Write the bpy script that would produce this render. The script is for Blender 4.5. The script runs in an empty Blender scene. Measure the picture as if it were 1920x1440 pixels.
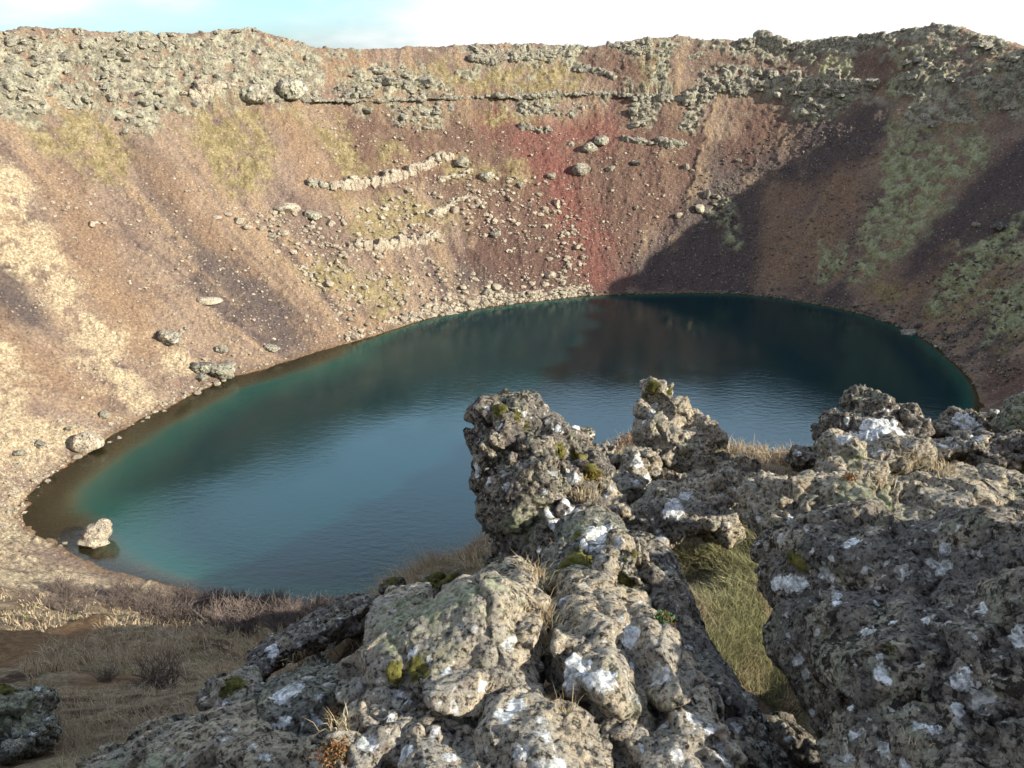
import bpy, bmesh, math, random, time
import numpy as np
from mathutils import Vector
from mathutils.bvhtree import BVHTree
T0 = time.time()
def log(*a): print('[%.1f]' % (time.time()-T0), *a, flush=True)

# ------------------------------------------------------------------ basics
F, PITCH, H = 1371.0, math.radians(24.75), 50.0      # focal length in photo pixels, camera pitch, eye height over the lake
CP, SP = math.cos(PITCH), math.sin(PITCH)
SUN_EL, SUN_AZ = math.radians(23.8), math.atan2(0.94, -0.33)   # azimuth clockwise from +Y
SUN = np.array([math.sin(SUN_AZ)*math.cos(SUN_EL), math.cos(SUN_AZ)*math.cos(SUN_EL), math.sin(SUN_EL)])
S = bpy.context.scene
COL = S.collection
rng = np.random.default_rng(7)
random.seed(7)

def ray(px, py):
    """view direction from the eye (0,0,0) through a photo pixel; its length along the view axis is 1"""
    u = (np.asarray(px, float)-960)/F; v = (720-np.asarray(py, float))/F
    return np.stack([u, CP+v*SP, -SP+v*CP], -1)
RIGHT, UP, FWD = np.array([1., 0, 0]), np.array([0, SP, CP]), np.array([0, CP, -SP])

# ------------------------------------------------------------------ noise
_g = rng.normal(size=(256, 3)); _g /= np.linalg.norm(_g, axis=1)[:, None]
GR = _g.astype(np.float32)
PM = rng.permutation(256).astype(np.int32); PM = np.concatenate([PM, PM])
def perlin(p):
    p = np.asarray(p, np.float32)
    out = np.empty(len(p), np.float32)
    for a in range(0, len(p), 200000):
        q = p[a:a+200000]
        i = np.floor(q).astype(np.int32); f = q-i; i &= 255
        w = f*f*f*(f*(f*6-15)+10)
        r = None
        c = {}
        for dx in (0, 1):
            px = PM[(i[:, 0]+dx) & 255]
            for dy in (0, 1):
                py = PM[(px+i[:, 1]+dy) & 255]
                for dz in (0, 1):
                    g = GR[PM[(py+i[:, 2]+dz) & 255]]
                    c[dx, dy, dz] = g[:, 0]*(f[:, 0]-dx)+g[:, 1]*(f[:, 1]-dy)+g[:, 2]*(f[:, 2]-dz)
        l = lambda a_, b_, t: a_+(b_-a_)*t
        x = [[l(c[0, y, z], c[1, y, z], w[:, 0]) for z in (0, 1)] for y in (0, 1)]
        out[a:a+200000] = l(l(x[0][0], x[1][0], w[:, 1]), l(x[0][1], x[1][1], w[:, 1]), w[:, 2])
    return out*1.6
def fbm(p, oct=4, lac=2.03, gain=0.5):
    p = np.asarray(p, np.float32); s = np.zeros(len(p), np.float32); a = 1.0
    for k in range(oct):
        s += a*perlin(p+17.3*k); p = p*lac; a *= gain
    return s
def ridged(p, oct=4, gain=0.5):
    p = np.asarray(p, np.float32); s = np.zeros(len(p), np.float32); a = 1.0
    for k in range(oct):
        s += a*(1-2*np.abs(perlin(p+11.7*k))); p = p*2.1; a *= gain
    return s
HV = rng.random((512, 3)).astype(np.float32)
def voronoi(p):
    """F1, F2, cell id, offset from the cell's point"""
    p = np.asarray(p, np.float32); D = np.zeros((len(p), 3), np.float32)
    n = len(p); F1 = np.full(n, 9, np.float32); F2 = np.full(n, 9, np.float32); ID = np.zeros(n, np.int32)
    i = np.floor(p).astype(np.int32)
    for dx in (-1, 0, 1):
        for dy in (-1, 0, 1):
            for dz in (-1, 0, 1):
                c = i+np.array([dx, dy, dz], np.int32)
                h = PM[(PM[(PM[c[:, 0] & 255]+c[:, 1]) & 255]+c[:, 2]) & 255]
                dv = p-c-HV[h]; d = np.linalg.norm(dv, axis=1)
                m = d < F1; D[m] = dv[m]
                F2 = np.where(m, F1, np.minimum(F2, d)); F1 = np.where(m, d, F1); ID = np.where(m, h, ID)
    return F1, F2, ID, D
def sstep(a, b, x):
    t = np.clip((x-a)/(b-a), 0, 1); return t*t*(3-2*t)

# ------------------------------------------------------------------ scene helpers
def tag(o, label=None, cat=None, group=None, kind=None):
    if label: o['label'] = label
    if cat: o['category'] = cat
    if group: o['group'] = group
    if kind: o['kind'] = kind
    return o
def mesh_from(name, V, Fc, mat=None, smooth=True):
    me = bpy.data.meshes.new(name)
    V = np.ascontiguousarray(V, np.float32)
    me.vertices.add(len(V)); me.vertices.foreach_set('co', V.ravel())
    if isinstance(Fc, np.ndarray):
        k = Fc.shape[1]; n = len(Fc)
        me.loops.add(n*k); me.loops.foreach_set('vertex_index', np.ascontiguousarray(Fc, np.int32).ravel())
        me.polygons.add(n); me.polygons.foreach_set('loop_start', np.arange(0, n*k, k, dtype=np.int32))
    else:
        fl = [i for f in Fc for i in f]; ls = np.cumsum([0]+[len(f) for f in Fc])[:-1]
        me.loops.add(len(fl)); me.loops.foreach_set('vertex_index', fl)
        me.polygons.add(len(Fc)); me.polygons.foreach_set('loop_start', ls.astype(np.int32))
    me.update(calc_edges=True)
    me.polygons.foreach_set('use_smooth', np.full(len(me.polygons), smooth, dtype=bool))
    if mat: me.materials.append(mat)
    return me
def link(name, me, parent=None, loc=None):
    o = bpy.data.objects.new(name, me); COL.objects.link(o)
    if parent: o.parent = parent
    if loc is not None: o.location = loc
    return o
def fattr(me, name, vals):
    a = me.attributes.new(name, 'FLOAT', 'POINT'); a.data.foreach_set('value', np.ascontiguousarray(vals, np.float32))
def cattr(me, name, vals):
    a = me.attributes.new(name, 'FLOAT_COLOR', 'POINT'); a.data.foreach_set('color', np.ascontiguousarray(vals, np.float32).ravel())

# node helper
class NT:
    def __init__(s, name):
        s.m = bpy.data.materials.new(name); s.m.use_nodes = True
        s.t = s.m.node_tree; s.t.nodes.clear()
    def n(s, typ, **kw):
        nd = s.t.nodes.new(typ)
        for k, v in kw.items(): setattr(nd, k, v)
        return nd
    def l(s, a, b): s.t.links.new(a, b)
    def set(s, sock, v):
        if hasattr(v, 'links'): s.l(v, sock)
        else: sock.default_value = v
    def math(s, op, a, b=0.0, c=0.0, clamp=False):
        nd = s.n('ShaderNodeMath', operation=op, use_clamp=clamp)
        for i, v in enumerate((a, b, c)): s.set(nd.inputs[i], v)
        return nd.outputs[0]
    def noise(s, vec, scale, detail=4, rough=0.55, dist=0.0):
        nd = s.n('ShaderNodeTexNoise'); s.l(vec, nd.inputs['Vector'])
        nd.inputs['Scale'].default_value = scale; nd.inputs['Detail'].default_value = detail
        nd.inputs['Roughness'].default_value = rough; nd.inputs['Distortion'].default_value = dist
        return nd.outputs[0]
    def voro(s, vec, scale, feature='F1', rnd=1.0):
        nd = s.n('ShaderNodeTexVoronoi', feature=feature); s.l(vec, nd.inputs['Vector'])
        nd.inputs['Scale'].default_value = scale; nd.inputs['Randomness'].default_value = rnd
        return nd
    def ramp(s, x, a, b, lo=0.0, hi=1.0):
        nd = s.n('ShaderNodeMapRange', interpolation_type='SMOOTHSTEP')
        s.set(nd.inputs[0], x)
        for i, v in enumerate((a, b, lo, hi)): s.set(nd.inputs[i+1], v)
        return nd.outputs[0]
    def mix(s, f, a, b, mode='MIX'):
        nd = s.n('ShaderNodeMix', data_type='RGBA', blend_type=mode)
        s.set(nd.inputs[0], f)
        for k, v in ((6, a), (7, b)):
            if isinstance(v, (tuple, list)): v = tuple(v)+(1.0,) if len(v) == 3 else v
            s.set(nd.inputs[k], v)
        return nd.outputs[2]
    def attr(s, name):
        return s.n('ShaderNodeAttribute', attribute_name=name)
    def bump(s, h, strength, dist, normal=None):
        nd = s.n('ShaderNodeBump'); s.l(h, nd.inputs['Height'])
        nd.inputs['Strength'].default_value = strength; nd.inputs['Distance'].default_value = dist
        if normal: s.l(normal, nd.inputs['Normal'])
        return nd.outputs[0]
    def out(s, col, rough=0.95, normal=None, spec=0.2):
        p = s.n('ShaderNodeBsdfPrincipled'); s.set(p.inputs['Base Color'], col if hasattr(col, 'links') else tuple(col)+(1,))
        s.set(p.inputs['Roughness'], rough); p.inputs['Specular IOR Level'].default_value = spec
        if normal: s.l(normal, p.inputs['Normal'])
        o = s.n('ShaderNodeOutputMaterial'); s.l(p.outputs[0], o.inputs[0]); return s.m

# ------------------------------------------------------------------ the crater's shape
SHORE_PX = [(470,1125),(330,1100),(230,1075),(165,1052),(118,1030),(105,1015),(55,995),(45,960),(60,925),(110,885),(160,850),(200,825),(250,795),(330,755),(420,712),(500,690),(600,658),(700,630),(800,598),(900,578),(1000,565),(1100,555),(1200,551),(1300,549),(1400,552),(1500,565),(1600,585),(1680,610),(1740,640),(1790,680),(1825,720),(1835,770),(1780,900),(1600,1010),(1300,1090),(1000,1125),(700,1130)]
sp = ray(*np.array(SHORE_PX).T); sp = (sp*(-H/sp[:, 2:3]))[:, :2]
# closed Catmull-Rom through the shore points
def catmull(P, k=5):
    n = len(P); out = []
    for i in range(n):
        a, b, c, d = P[i-1], P[i], P[(i+1) % n], P[(i+2) % n]
        for t in np.arange(k)/k:
            out.append(0.5*((2*b)+(c-a)*t+(2*a-5*b+4*c-d)*t*t+(3*b-a-3*c+d)*t**3))
    return np.array(out)
SHORE = catmull(sp, 5)
CEN = np.array([10., 107.])
def poly_sd(P, Q):
    """signed distance (inside negative) of points P to polygon Q"""
    best = np.full(len(P), 1e18); ins = np.zeros(len(P), bool)
    x, y = P[:, 0], P[:, 1]
    for i in range(len(Q)):
        a, b = Q[i-1], Q[i]; e = b-a; L = e@e+1e-12
        wx, wy = x-a[0], y-a[1]
        t = np.clip((wx*e[0]+wy*e[1])/L, 0, 1)
        best = np.minimum(best, (wx-e[0]*t)**2+(wy-e[1]*t)**2)
        if a[1] != b[1]:
            c = ((a[1] > y) != (b[1] > y)) & (x < (b[0]-a[0])*(y-a[1])/(b[1]-a[1])+a[0])
            ins ^= c
    return np.where(ins, -1, 1)*np.sqrt(best)
GX0, GY0, GN = -330., -240., 660
gx, gy = np.meshgrid(np.arange(GN)+GX0, np.arange(GN)+GY0, indexing='ij')
SD = poly_sd(np.stack([gx.ravel(), gy.ravel()], 1), SHORE).reshape(GN, GN)
def grid_sample(G, x, y):
    fx = np.clip(x-GX0, 0, GN-1.001); fy = np.clip(y-GY0, 0, GN-1.001)
    i = fx.astype(int); j = fy.astype(int); a = fx-i; b = fy-j
    return G[i, j]*(1-a)*(1-b)+G[i+1, j]*a*(1-b)+G[i, j+1]*(1-a)*b+G[i+1, j+1]*a*b
# how far the rim stands back from the shore, by azimuth about the lake's centre (degrees clockwise from +Y)
def sd(x, y): return grid_sample(SD, np.asarray(x, float), np.asarray(y, float))
SRIM_A = np.array([-180, -150, -120, -90, -60, -30, 0, 30, 60, 80, 100, 120, 150, 180])
SRIM_V = np.array([56., 55, 56, 58, 58, 54, 56, 58, 58, 56, 54, 54, 55, 56])
def phi_of(x, y): return np.degrees(np.arctan2(x-CEN[0], y-CEN[1]))
def srim(ph): return np.interp(ph, SRIM_A, SRIM_V)
SKY_PX = [(0,60),(60,54),(150,54),(180,60),(300,64),(390,62),(430,56),(470,52),(500,62),(540,75),(600,91),(680,94),(750,90),(850,86),(930,82),(1020,82),(1060,86),(1100,89),(1140,83),(1200,74),(1280,68),(1330,76),(1400,76),(1440,80),(1500,82),(1560,76),(1640,66),(1700,53),(1760,46),(1800,53),(1860,72),(1920,92)]
ra, rh = [], []
for px, py in SKY_PX:
    r = ray(px, py); r = r/np.hypot(r[0], r[1])
    d = np.arange(90, 300, 0.5); x, y = r[0]*d, r[1]*d
    k = np.argmax((sd(x, y) > srim(phi_of(x, y))) & (d > 110))
    ra.append(phi_of(x[k], y[k])); rh.append(r[2]*d[k])
ra, rh = np.array(ra), np.array(rh); o_ = np.argsort(ra); ra, rh = ra[o_], rh[o_]
RIM_A = np.concatenate([[-180, -150, -120, -95], ra, [ra[-1]+8, ra[-1]+18, 105, 130, 155, 180]])
RIM_H = np.concatenate([[-1.8, -1.0, 0.5, 2.0], rh, [2.0, 4.0, 3.5, 0.5, -1.6, -1.8]])
def hrim(ph): return np.interp(ph, RIM_A, RIM_H)
# the rim's own near ground: (pixel x, y, horizontal distance) where the bare slope below the rocks lies
NEAR = [(0,1100,62),(200,1112,58),(0,1180,36),(250,1185,33),(60,1212,25),(300,1245,20),(450,1225,25),(560,1175,34),(660,1140,44),
 (50,1295,12.5),(250,1295,12.5),(400,1285,12),(60,1430,6.2),(250,1395,6.0),(400,1345,5.9),(600,1235,5.2),(480,1310,4.7),(720,1130,4.9),(880,1085,5.1),
 (560,1215,9),(650,1180,9),(720,1165,12),(900,1160,13),(800,1150,34),(1000,1160,20),
 (1100,1060,5.5),(1300,1010,6.4),(1350,1160,4.3),(1400,1320,3.6),(1480,1400,3.5),(1330,1070,5.2),(1250,930,7.2),(1165,838,8.6),(1450,868,7.8),(1510,862,8.4),(1700,880,7),(1850,860,8),(1910,800,10),
 (1170,930,13),(1450,960,14),(1600,960,14),(1450,1050,25),(1800,930,17),(1600,1040,34),(1300,1120,40),
 (900,1500,2.2),(500,1520,2.4),(1300,1500,2.2),(1700,1500,2.2),(100,1500,4.5)]
nA = np.array(NEAR, float); nr = ray(nA[:, 0], nA[:, 1]); nh = np.hypot(nr[:, 0], nr[:, 1])
NQ = np.stack([np.arctan2(nr[:, 0], nr[:, 1])*2.0, np.log(nA[:, 2])], 1); NT_ = -nr[:, 2]/nh
def tps(r2): return 0.5*r2*np.log(r2+1e-9)
_n = len(NQ); K = tps(((NQ[:, None]-NQ[None])**2).sum(-1))+np.eye(_n)*0.004
A_ = np.zeros((_n+3, _n+3)); A_[:_n, :_n] = K; A_[:_n, _n] = 1; A_[:_n, _n+1:] = NQ; A_[_n, :_n] = 1; A_[_n+1:, :_n] = NQ.T
NW = np.linalg.solve(A_, np.concatenate([NT_, np.zeros(3)]))
def near_z(x, y):
    d = np.hypot(x, y); q = np.stack([np.clip(np.arctan2(x, y), -1.0, 1.0)*2, np.log(np.clip(d, 2.2, 70))], 1)
    t = NW[_n]+q@NW[_n+1:]
    for i in range(_n): t = t+NW[i]*tps(((q-NQ[i])**2).sum(1))
    return -t*np.clip(d, 2.2, 70)
def base_height(x, y):
    s = sd(x, y); ph = phi_of(x, y); sr = srim(ph); hr = hrim(ph)
    t = (s-1.5)/(sr-1.5)
    tc = np.clip(t, 0, 1)
    g = 0.80*tc+0.20*tc**2
    far = sstep(-75, -55, ph)*(1-sstep(62, 75, ph))      # a step in the far wall under the upper lava bed
    g = g*(1-0.035*far)+0.035*far*sstep(0.80, 0.815, tc)
    z = -H+np.clip(s, 0, 1.5)*0.35+(hr+H-0.5)*g
    over = np.clip(s-sr, 0, None)
    z = z-0.10*over-0.0004*over**2*0.5
    bed = np.clip(-s, 0, None)
    lw = sstep(-150, -120, ph)*(1-sstep(-75, -45, ph))           # the wide shallows at the left end
    z = z-np.where(s < 0, bed*(2.2-1.95*lw)+np.clip(bed-4, 0, None)*(.15+.25*lw), 0)
    z = np.maximum(z, -H-14)
    d = np.hypot(x, y); az = np.abs(np.degrees(np.arctan2(x, y)))
    w = (1-sstep(34, 56, d))*(1-sstep(50, 80, az))*sstep(0.5, 5, s)
    m = w > 0
    if m.any():
        z[m] = z[m]*(1-w[m])+near_z(x[m], y[m])*w[m]
    return z
def ground_hit(px, py, far=False):
    r = ray(px, py); d = np.concatenate([np.geomspace(3, 40, 150), np.arange(40, 300, 0.4)])
    if far: d = d[d > 60]
    P = r[None]*d[:, None]/np.hypot(r[0], r[1])
    z = base_height(P[:, 0], P[:, 1])
    b = P[:, 2] < z
    if not b.any():
        k = np.argmin(P[:, 2]-z); return np.array([P[k, 0], P[k, 1], z[k]])
    k = np.argmax(b)
    if k == 0: return P[0]
    a0, a1 = P[k-1, 2]-z[k-1], P[k, 2]-z[k]; f = a0/(a0-a1+1e-9)
    return P[k-1]+(P[k]-P[k-1])*f
log('shape ready')

# ------------------------------------------------------------------ patches of the crater wall (pixel outlines thrown on the ground once, kept as plan outlines)
PATCH = {
 'crag': [[(-60,50),(180,52),(420,50),(490,42),(560,70),(600,115),(612,188),(520,192),(450,182),(400,172),(330,218),(270,255),(225,245),(190,205),(100,205),(-60,225)],
  [(880,90),(1040,78),(1085,90),(1075,112),(880,120)],[(690,120),(760,125),(850,165),(830,180),(700,178),(640,150)],[(640,150),(700,178),(660,188),(620,175)],
  [(1230,55),(1300,58),(1262,110),(1255,185),(1220,180)],[(1280,62),(1420,64),(1660,60),(1760,40),(1840,60),(1960,90),(1960,110),(1760,80),(1640,92),(1400,98),(1280,82)],
  [(1330,120),(1380,128),(1450,140),(1500,160),(1640,150),(1640,178),(1480,176),(1340,172),(1285,176)],[(1500,160),(1600,180),(1560,222),(1500,215)],
  [(1690,95),(1800,90),(1790,160),(1720,200),(1690,190)],[(1830,100),(1940,95),(1940,220),(1840,215),(1825,160)],
  [(730,192),(850,192),(840,235),(790,250),(740,235)],[(950,190),(1110,192),(1090,218),(980,212)],[(1190,180),(1230,185),(1225,235),(1175,240)],[(1280,190),(1310,190),(1310,240),(1270,240)],
  [(1370,360),(1345,355),(1330,410),(1375,412)],[(1690,195),(1830,190),(1830,232),(1690,235)],[(1140,82),(1220,74),(1240,100),(1180,100)]],
 'moss': [[(1665,250),(1790,238),(1865,240),(1868,275),(1830,330),(1765,400),(1700,470),(1640,520),(1600,535),(1622,450),(1650,350)],
  [(1545,475),(1580,470),(1560,530),(1535,530)],[(1745,560),(1800,470),(1940,400),(1940,470),(1850,520),(1780,580)],[(1690,90),(1790,85),(1780,150),(1700,210),(1660,180)],[(1830,95),(1940,90),(1940,200),(1840,210)],
  [(1345,370),(1385,370),(1390,460),(1355,470)],[(1505,95),(1600,100),(1580,150),(1530,150)],[(1510,165),(1600,170),(1570,225),(1500,215)],
  [(1820,560),(1940,520),(1940,600),(1850,640)]],
 'grass': [[(640,150),(780,120),(1080,120),(1100,175),(840,180),(680,185)],[(740,195),(1110,195),(1080,215),(870,225),(780,250)],[(1210,80),(1262,80),(1255,180),(1215,180)],[(305,235),(395,185),(490,188),(525,240),(525,310),(475,375),(430,345),(380,285)],[(548,200),(640,225),(705,290),(640,330),(590,270)],[(40,205),(160,190),(240,235),(240,330),(170,320),(80,280)],
  [(760,125),(1000,112),(1085,118),(1060,180),(840,178)],[(640,370),(800,365),(860,420),(740,440),(650,430)],[(620,300),(720,262),(780,280),(640,335)],[(560,500),(760,520),(740,600),(640,560)],[(820,300),(960,290),(1000,340),(900,360)],
  [(1680,215),(1840,215),(1830,250),(1680,250)],[(1900,560),(1960,520),(1960,660),(1880,650)],[(1740,590),(1900,480),(1900,540),(1800,600)],[(1600,540),(1650,520),(1720,540),(1640,580)],[(380,285),(400,285),(450,370),(430,380)]],
 'straw': [[(-60,300),(40,320),(85,420),(130,520),(180,600),(240,680),(300,735),(270,755),(200,720),(120,640),(60,560),(20,500),(-60,480)],[(290,665),(340,640),(380,670),(330,720),(300,700)],
  [(-80,780),(40,770),(150,790),(190,805),(110,870),(50,930),(30,990),(60,1020),(130,1060),(220,1085),(260,1110),(60,1110),(-80,1090)],[(-80,620),(20,650),(60,720),(40,780),(-80,790)],[(220,1080),(330,1105),(260,1130),(180,1110)]],
 'red': [[(930,222),(1060,218),(1075,280),(1100,380),(1130,440),(1160,525),(1110,530),(1060,430),(1000,350),(950,270)],[(880,222),(1120,205),(1180,250),(1120,280),(960,250)]],
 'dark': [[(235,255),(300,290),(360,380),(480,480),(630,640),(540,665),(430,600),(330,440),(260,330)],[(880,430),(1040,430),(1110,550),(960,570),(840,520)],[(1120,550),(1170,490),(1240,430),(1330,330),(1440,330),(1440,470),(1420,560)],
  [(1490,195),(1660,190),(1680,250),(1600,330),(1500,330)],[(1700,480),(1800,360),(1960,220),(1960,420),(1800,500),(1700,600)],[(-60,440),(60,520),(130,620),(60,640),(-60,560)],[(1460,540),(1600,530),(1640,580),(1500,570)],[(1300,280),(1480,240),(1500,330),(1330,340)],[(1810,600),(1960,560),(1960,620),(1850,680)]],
 'ochre': [[(60,310),(120,300),(200,450),(300,620),(300,720),(210,620),(130,480)],[(470,195),(545,195),(600,280),(640,370),(560,350),(520,260)],[(1440,360),(1500,370),(1490,540),(1420,540)],[(1570,320),(1640,300),(1560,480),(1520,520),(1500,460)],
  [(590,88),(690,92),(720,160),(620,180)],[(240,280),(300,300),(420,420),(520,520),(600,600),(480,520),(340,420)],[(690,300),(840,280),(860,300),(760,330)],[(-60,560),(80,640),(180,740),(60,760),(-60,680)],[(1640,560),(1760,500),(1800,470),(1760,540),(1700,590)],[(560,600),(760,600),(600,660)]],
 'rust': [[(640,190),(900,200),(1180,250),(1320,280),(1250,420),(1120,540),(960,560),(860,480),(880,380),(760,330),(640,340)],[(1090,88),(1220,95),(1215,185),(1090,130)],[(1310,100),(1500,100),(1520,150),(1350,130)],[(1500,100),(1700,75),(1690,170),(1600,160),(1600,105)],[(1150,190),(1300,190),(1340,300),(1180,320)],[(1380,180),(1490,180),(1480,280),(1360,300)],[(1840,690),(1960,660),(1960,900),(1850,840)],[(560,250),(640,370),(820,300),(860,240),(720,190),(640,200)]],
 'path': [[(-80,1195),(80,1180),(210,1145),(235,1158),(130,1205),(40,1245),(-80,1265)],[(100,1268),(200,1262),(380,1255),(360,1275),(200,1300),(120,1300)]],
 'rubble': [[(420,380),(560,370),(600,400),(640,330),(850,290),(920,340),(1000,330),(1060,400),(1110,500),(1120,545),(960,572),(800,595),(650,640),(600,520),(520,460)]],
}
POLY = {}
for k, ps in PATCH.items():
    POLY[k] = [np.array([ground_hit(x, y, far=(k != 'path'))[:2] for x, y in p]) for p in ps]
log('patches thrown')
def patch_mask(k, P2, warp, soft=1.0, amp=3.0):
    m = np.zeros(len(P2), np.float32)
    for Q in POLY[k]:
        lo, hi = Q.min(0)-8, Q.max(0)+8
        sel = np.where((P2 > lo).all(1) & (P2 < hi).all(1))[0]
        if len(sel) == 0: continue
        d = poly_sd(P2[sel], Q)+warp[sel]*amp
        m[sel] = np.maximum(m[sel], 1-sstep(-soft, soft, d))
    return m

# ------------------------------------------------------------------ materials
def terrain_material():
    t = NT('crater_ground'); tc = t.n('ShaderNodeTexCoord').outputs['Object']
    A = t.attr('maskA'); B = t.attr('maskB'); C_ = t.attr('maskC')
    def sep(a):
        s_ = t.n('ShaderNodeSeparateColor'); t.l(a.outputs['Color'], s_.inputs[0]); return list(s_.outputs)+[a.outputs['Alpha']]
    crag, moss, grass, straw = sep(A); red, dark, ochre, rust = sep(B); near, shore, path, streak = sep(C_)
    big = t.noise(tc, 0.09, 5, 0.6); mid = t.noise(tc, 0.5, 6, 0.62); fine = t.noise(tc, 2.6, 7, 0.7); vf = t.noise(tc, 14, 5, 0.7)
    c = t.mix(t.ramp(big, .35, .65), (.155, .113, .09), (.225, .17, .13))
    c = t.mix(t.math('MULTIPLY', t.ramp(streak, .45, .8), .7), c, (.28, .205, .13))
    c = t.mix(t.math('MULTIPLY', t.ramp(streak, .42, .15), .6), c, (.105, .08, .072))
    c = t.mix(t.math('MULTIPLY', dark, .88), c, (.078, .064, .062))  # dark scree, its colour lowered further to deepen the wall's shade
    c = t.mix(t.math('MULTIPLY', rust, .8), c, (.118, .072, .056))  # rusty scree, also darkened to carry the middle wall's weaker sun
    c = t.mix(t.math('MULTIPLY', red, .85), c, (.165, .07, .058))
    c = t.mix(t.math('MULTIPLY', ochre, .7), c, (.235, .16, .102))
    gcol = t.mix(t.ramp(mid, .4, .6), (.17, .14, .068), (.27, .225, .12))
    gcol = t.mix(t.ramp(fine, .55, .75), gcol, (.13, .125, .05))
    c = t.mix(grass, c, gcol)
    scol = t.mix(t.ramp(fine, .4, .7), (.34, .27, .175), (.46, .395, .27))
    c = t.mix(straw, c, scol)
    mcol = t.mix(t.ramp(mid, .38, .62), (.25, .275, .15), (.385, .41, .25))
    mcol = t.mix(t.ramp(fine, .55, .72), mcol, (.17, .15, .05))
    c = t.mix(t.math('MULTIPLY', moss, t.ramp(fine, .18, .34)), c, mcol)
    ccol = t.mix(t.ramp(mid, .35, .65), (.165, .155, .12), (.37, .36, .27))
    ccol = t.mix(t.math('MULTIPLY', t.ramp(fine, .54, .68), .8), ccol, (.235, .24, .13))
    ccol = t.mix(t.ramp(vf, .38, .28), ccol, (.05, .043, .038))
    c = t.mix(t.math('MULTIPLY', crag, .96), c, ccol)
    ncol = t.mix(t.ramp(mid, .4, .62), (.17, .13, .085), (.29, .23, .15))
    ncol = t.mix(t.ramp(t.noise(tc, .55, 6, .62), .50, .60), ncol, (.075, .048, .032))
    ncol = t.mix(t.ramp(t.noise(tc, 1.3, 5, .6), .58, .7), ncol, (.10, .12, .04))
    c = t.mix(near, c, ncol)
    c = t.mix(path, c, (.185, .115, .062))
    c = t.mix(t.math('MULTIPLY', shore, .85), c, (.19, .125, .075))
    # loose stones: per-cell brightness
    v = t.voro(tc, 1.9); vs = t.n('ShaderNodeSeparateColor'); t.l(v.outputs['Color'], vs.inputs[0])
    spot = t.math('MULTIPLY', t.ramp(v.outputs['Distance'], .34, .26), t.ramp(vs.outputs[0], .80, .86))
    spot = t.math('MULTIPLY', spot, t.math('SUBTRACT', 1, t.math('MAXIMUM', near, path)))
    c = t.mix(t.math('MULTIPLY', spot, .55), c, (.42, .35, .26))
    c = t.mix(1.0, c, t.mix(t.ramp(fine, .25, .75), (.52, .50, .50), (1.42, 1.42, 1.4)), 'MULTIPLY')
    c = t.mix(1.0, c, t.mix(t.ramp(vf, .25, .75), (.6, .6, .6), (1.36, 1.36, 1.36)), 'MULTIPLY')
    b = t.bump(fine, .8, .35); b = t.bump(vf, .7, .10, b); b = t.bump(t.math('SUBTRACT', 1, v.outputs['Distance']), .35, .3, b)
    return t.out(c, .97, b, .1)

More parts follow.
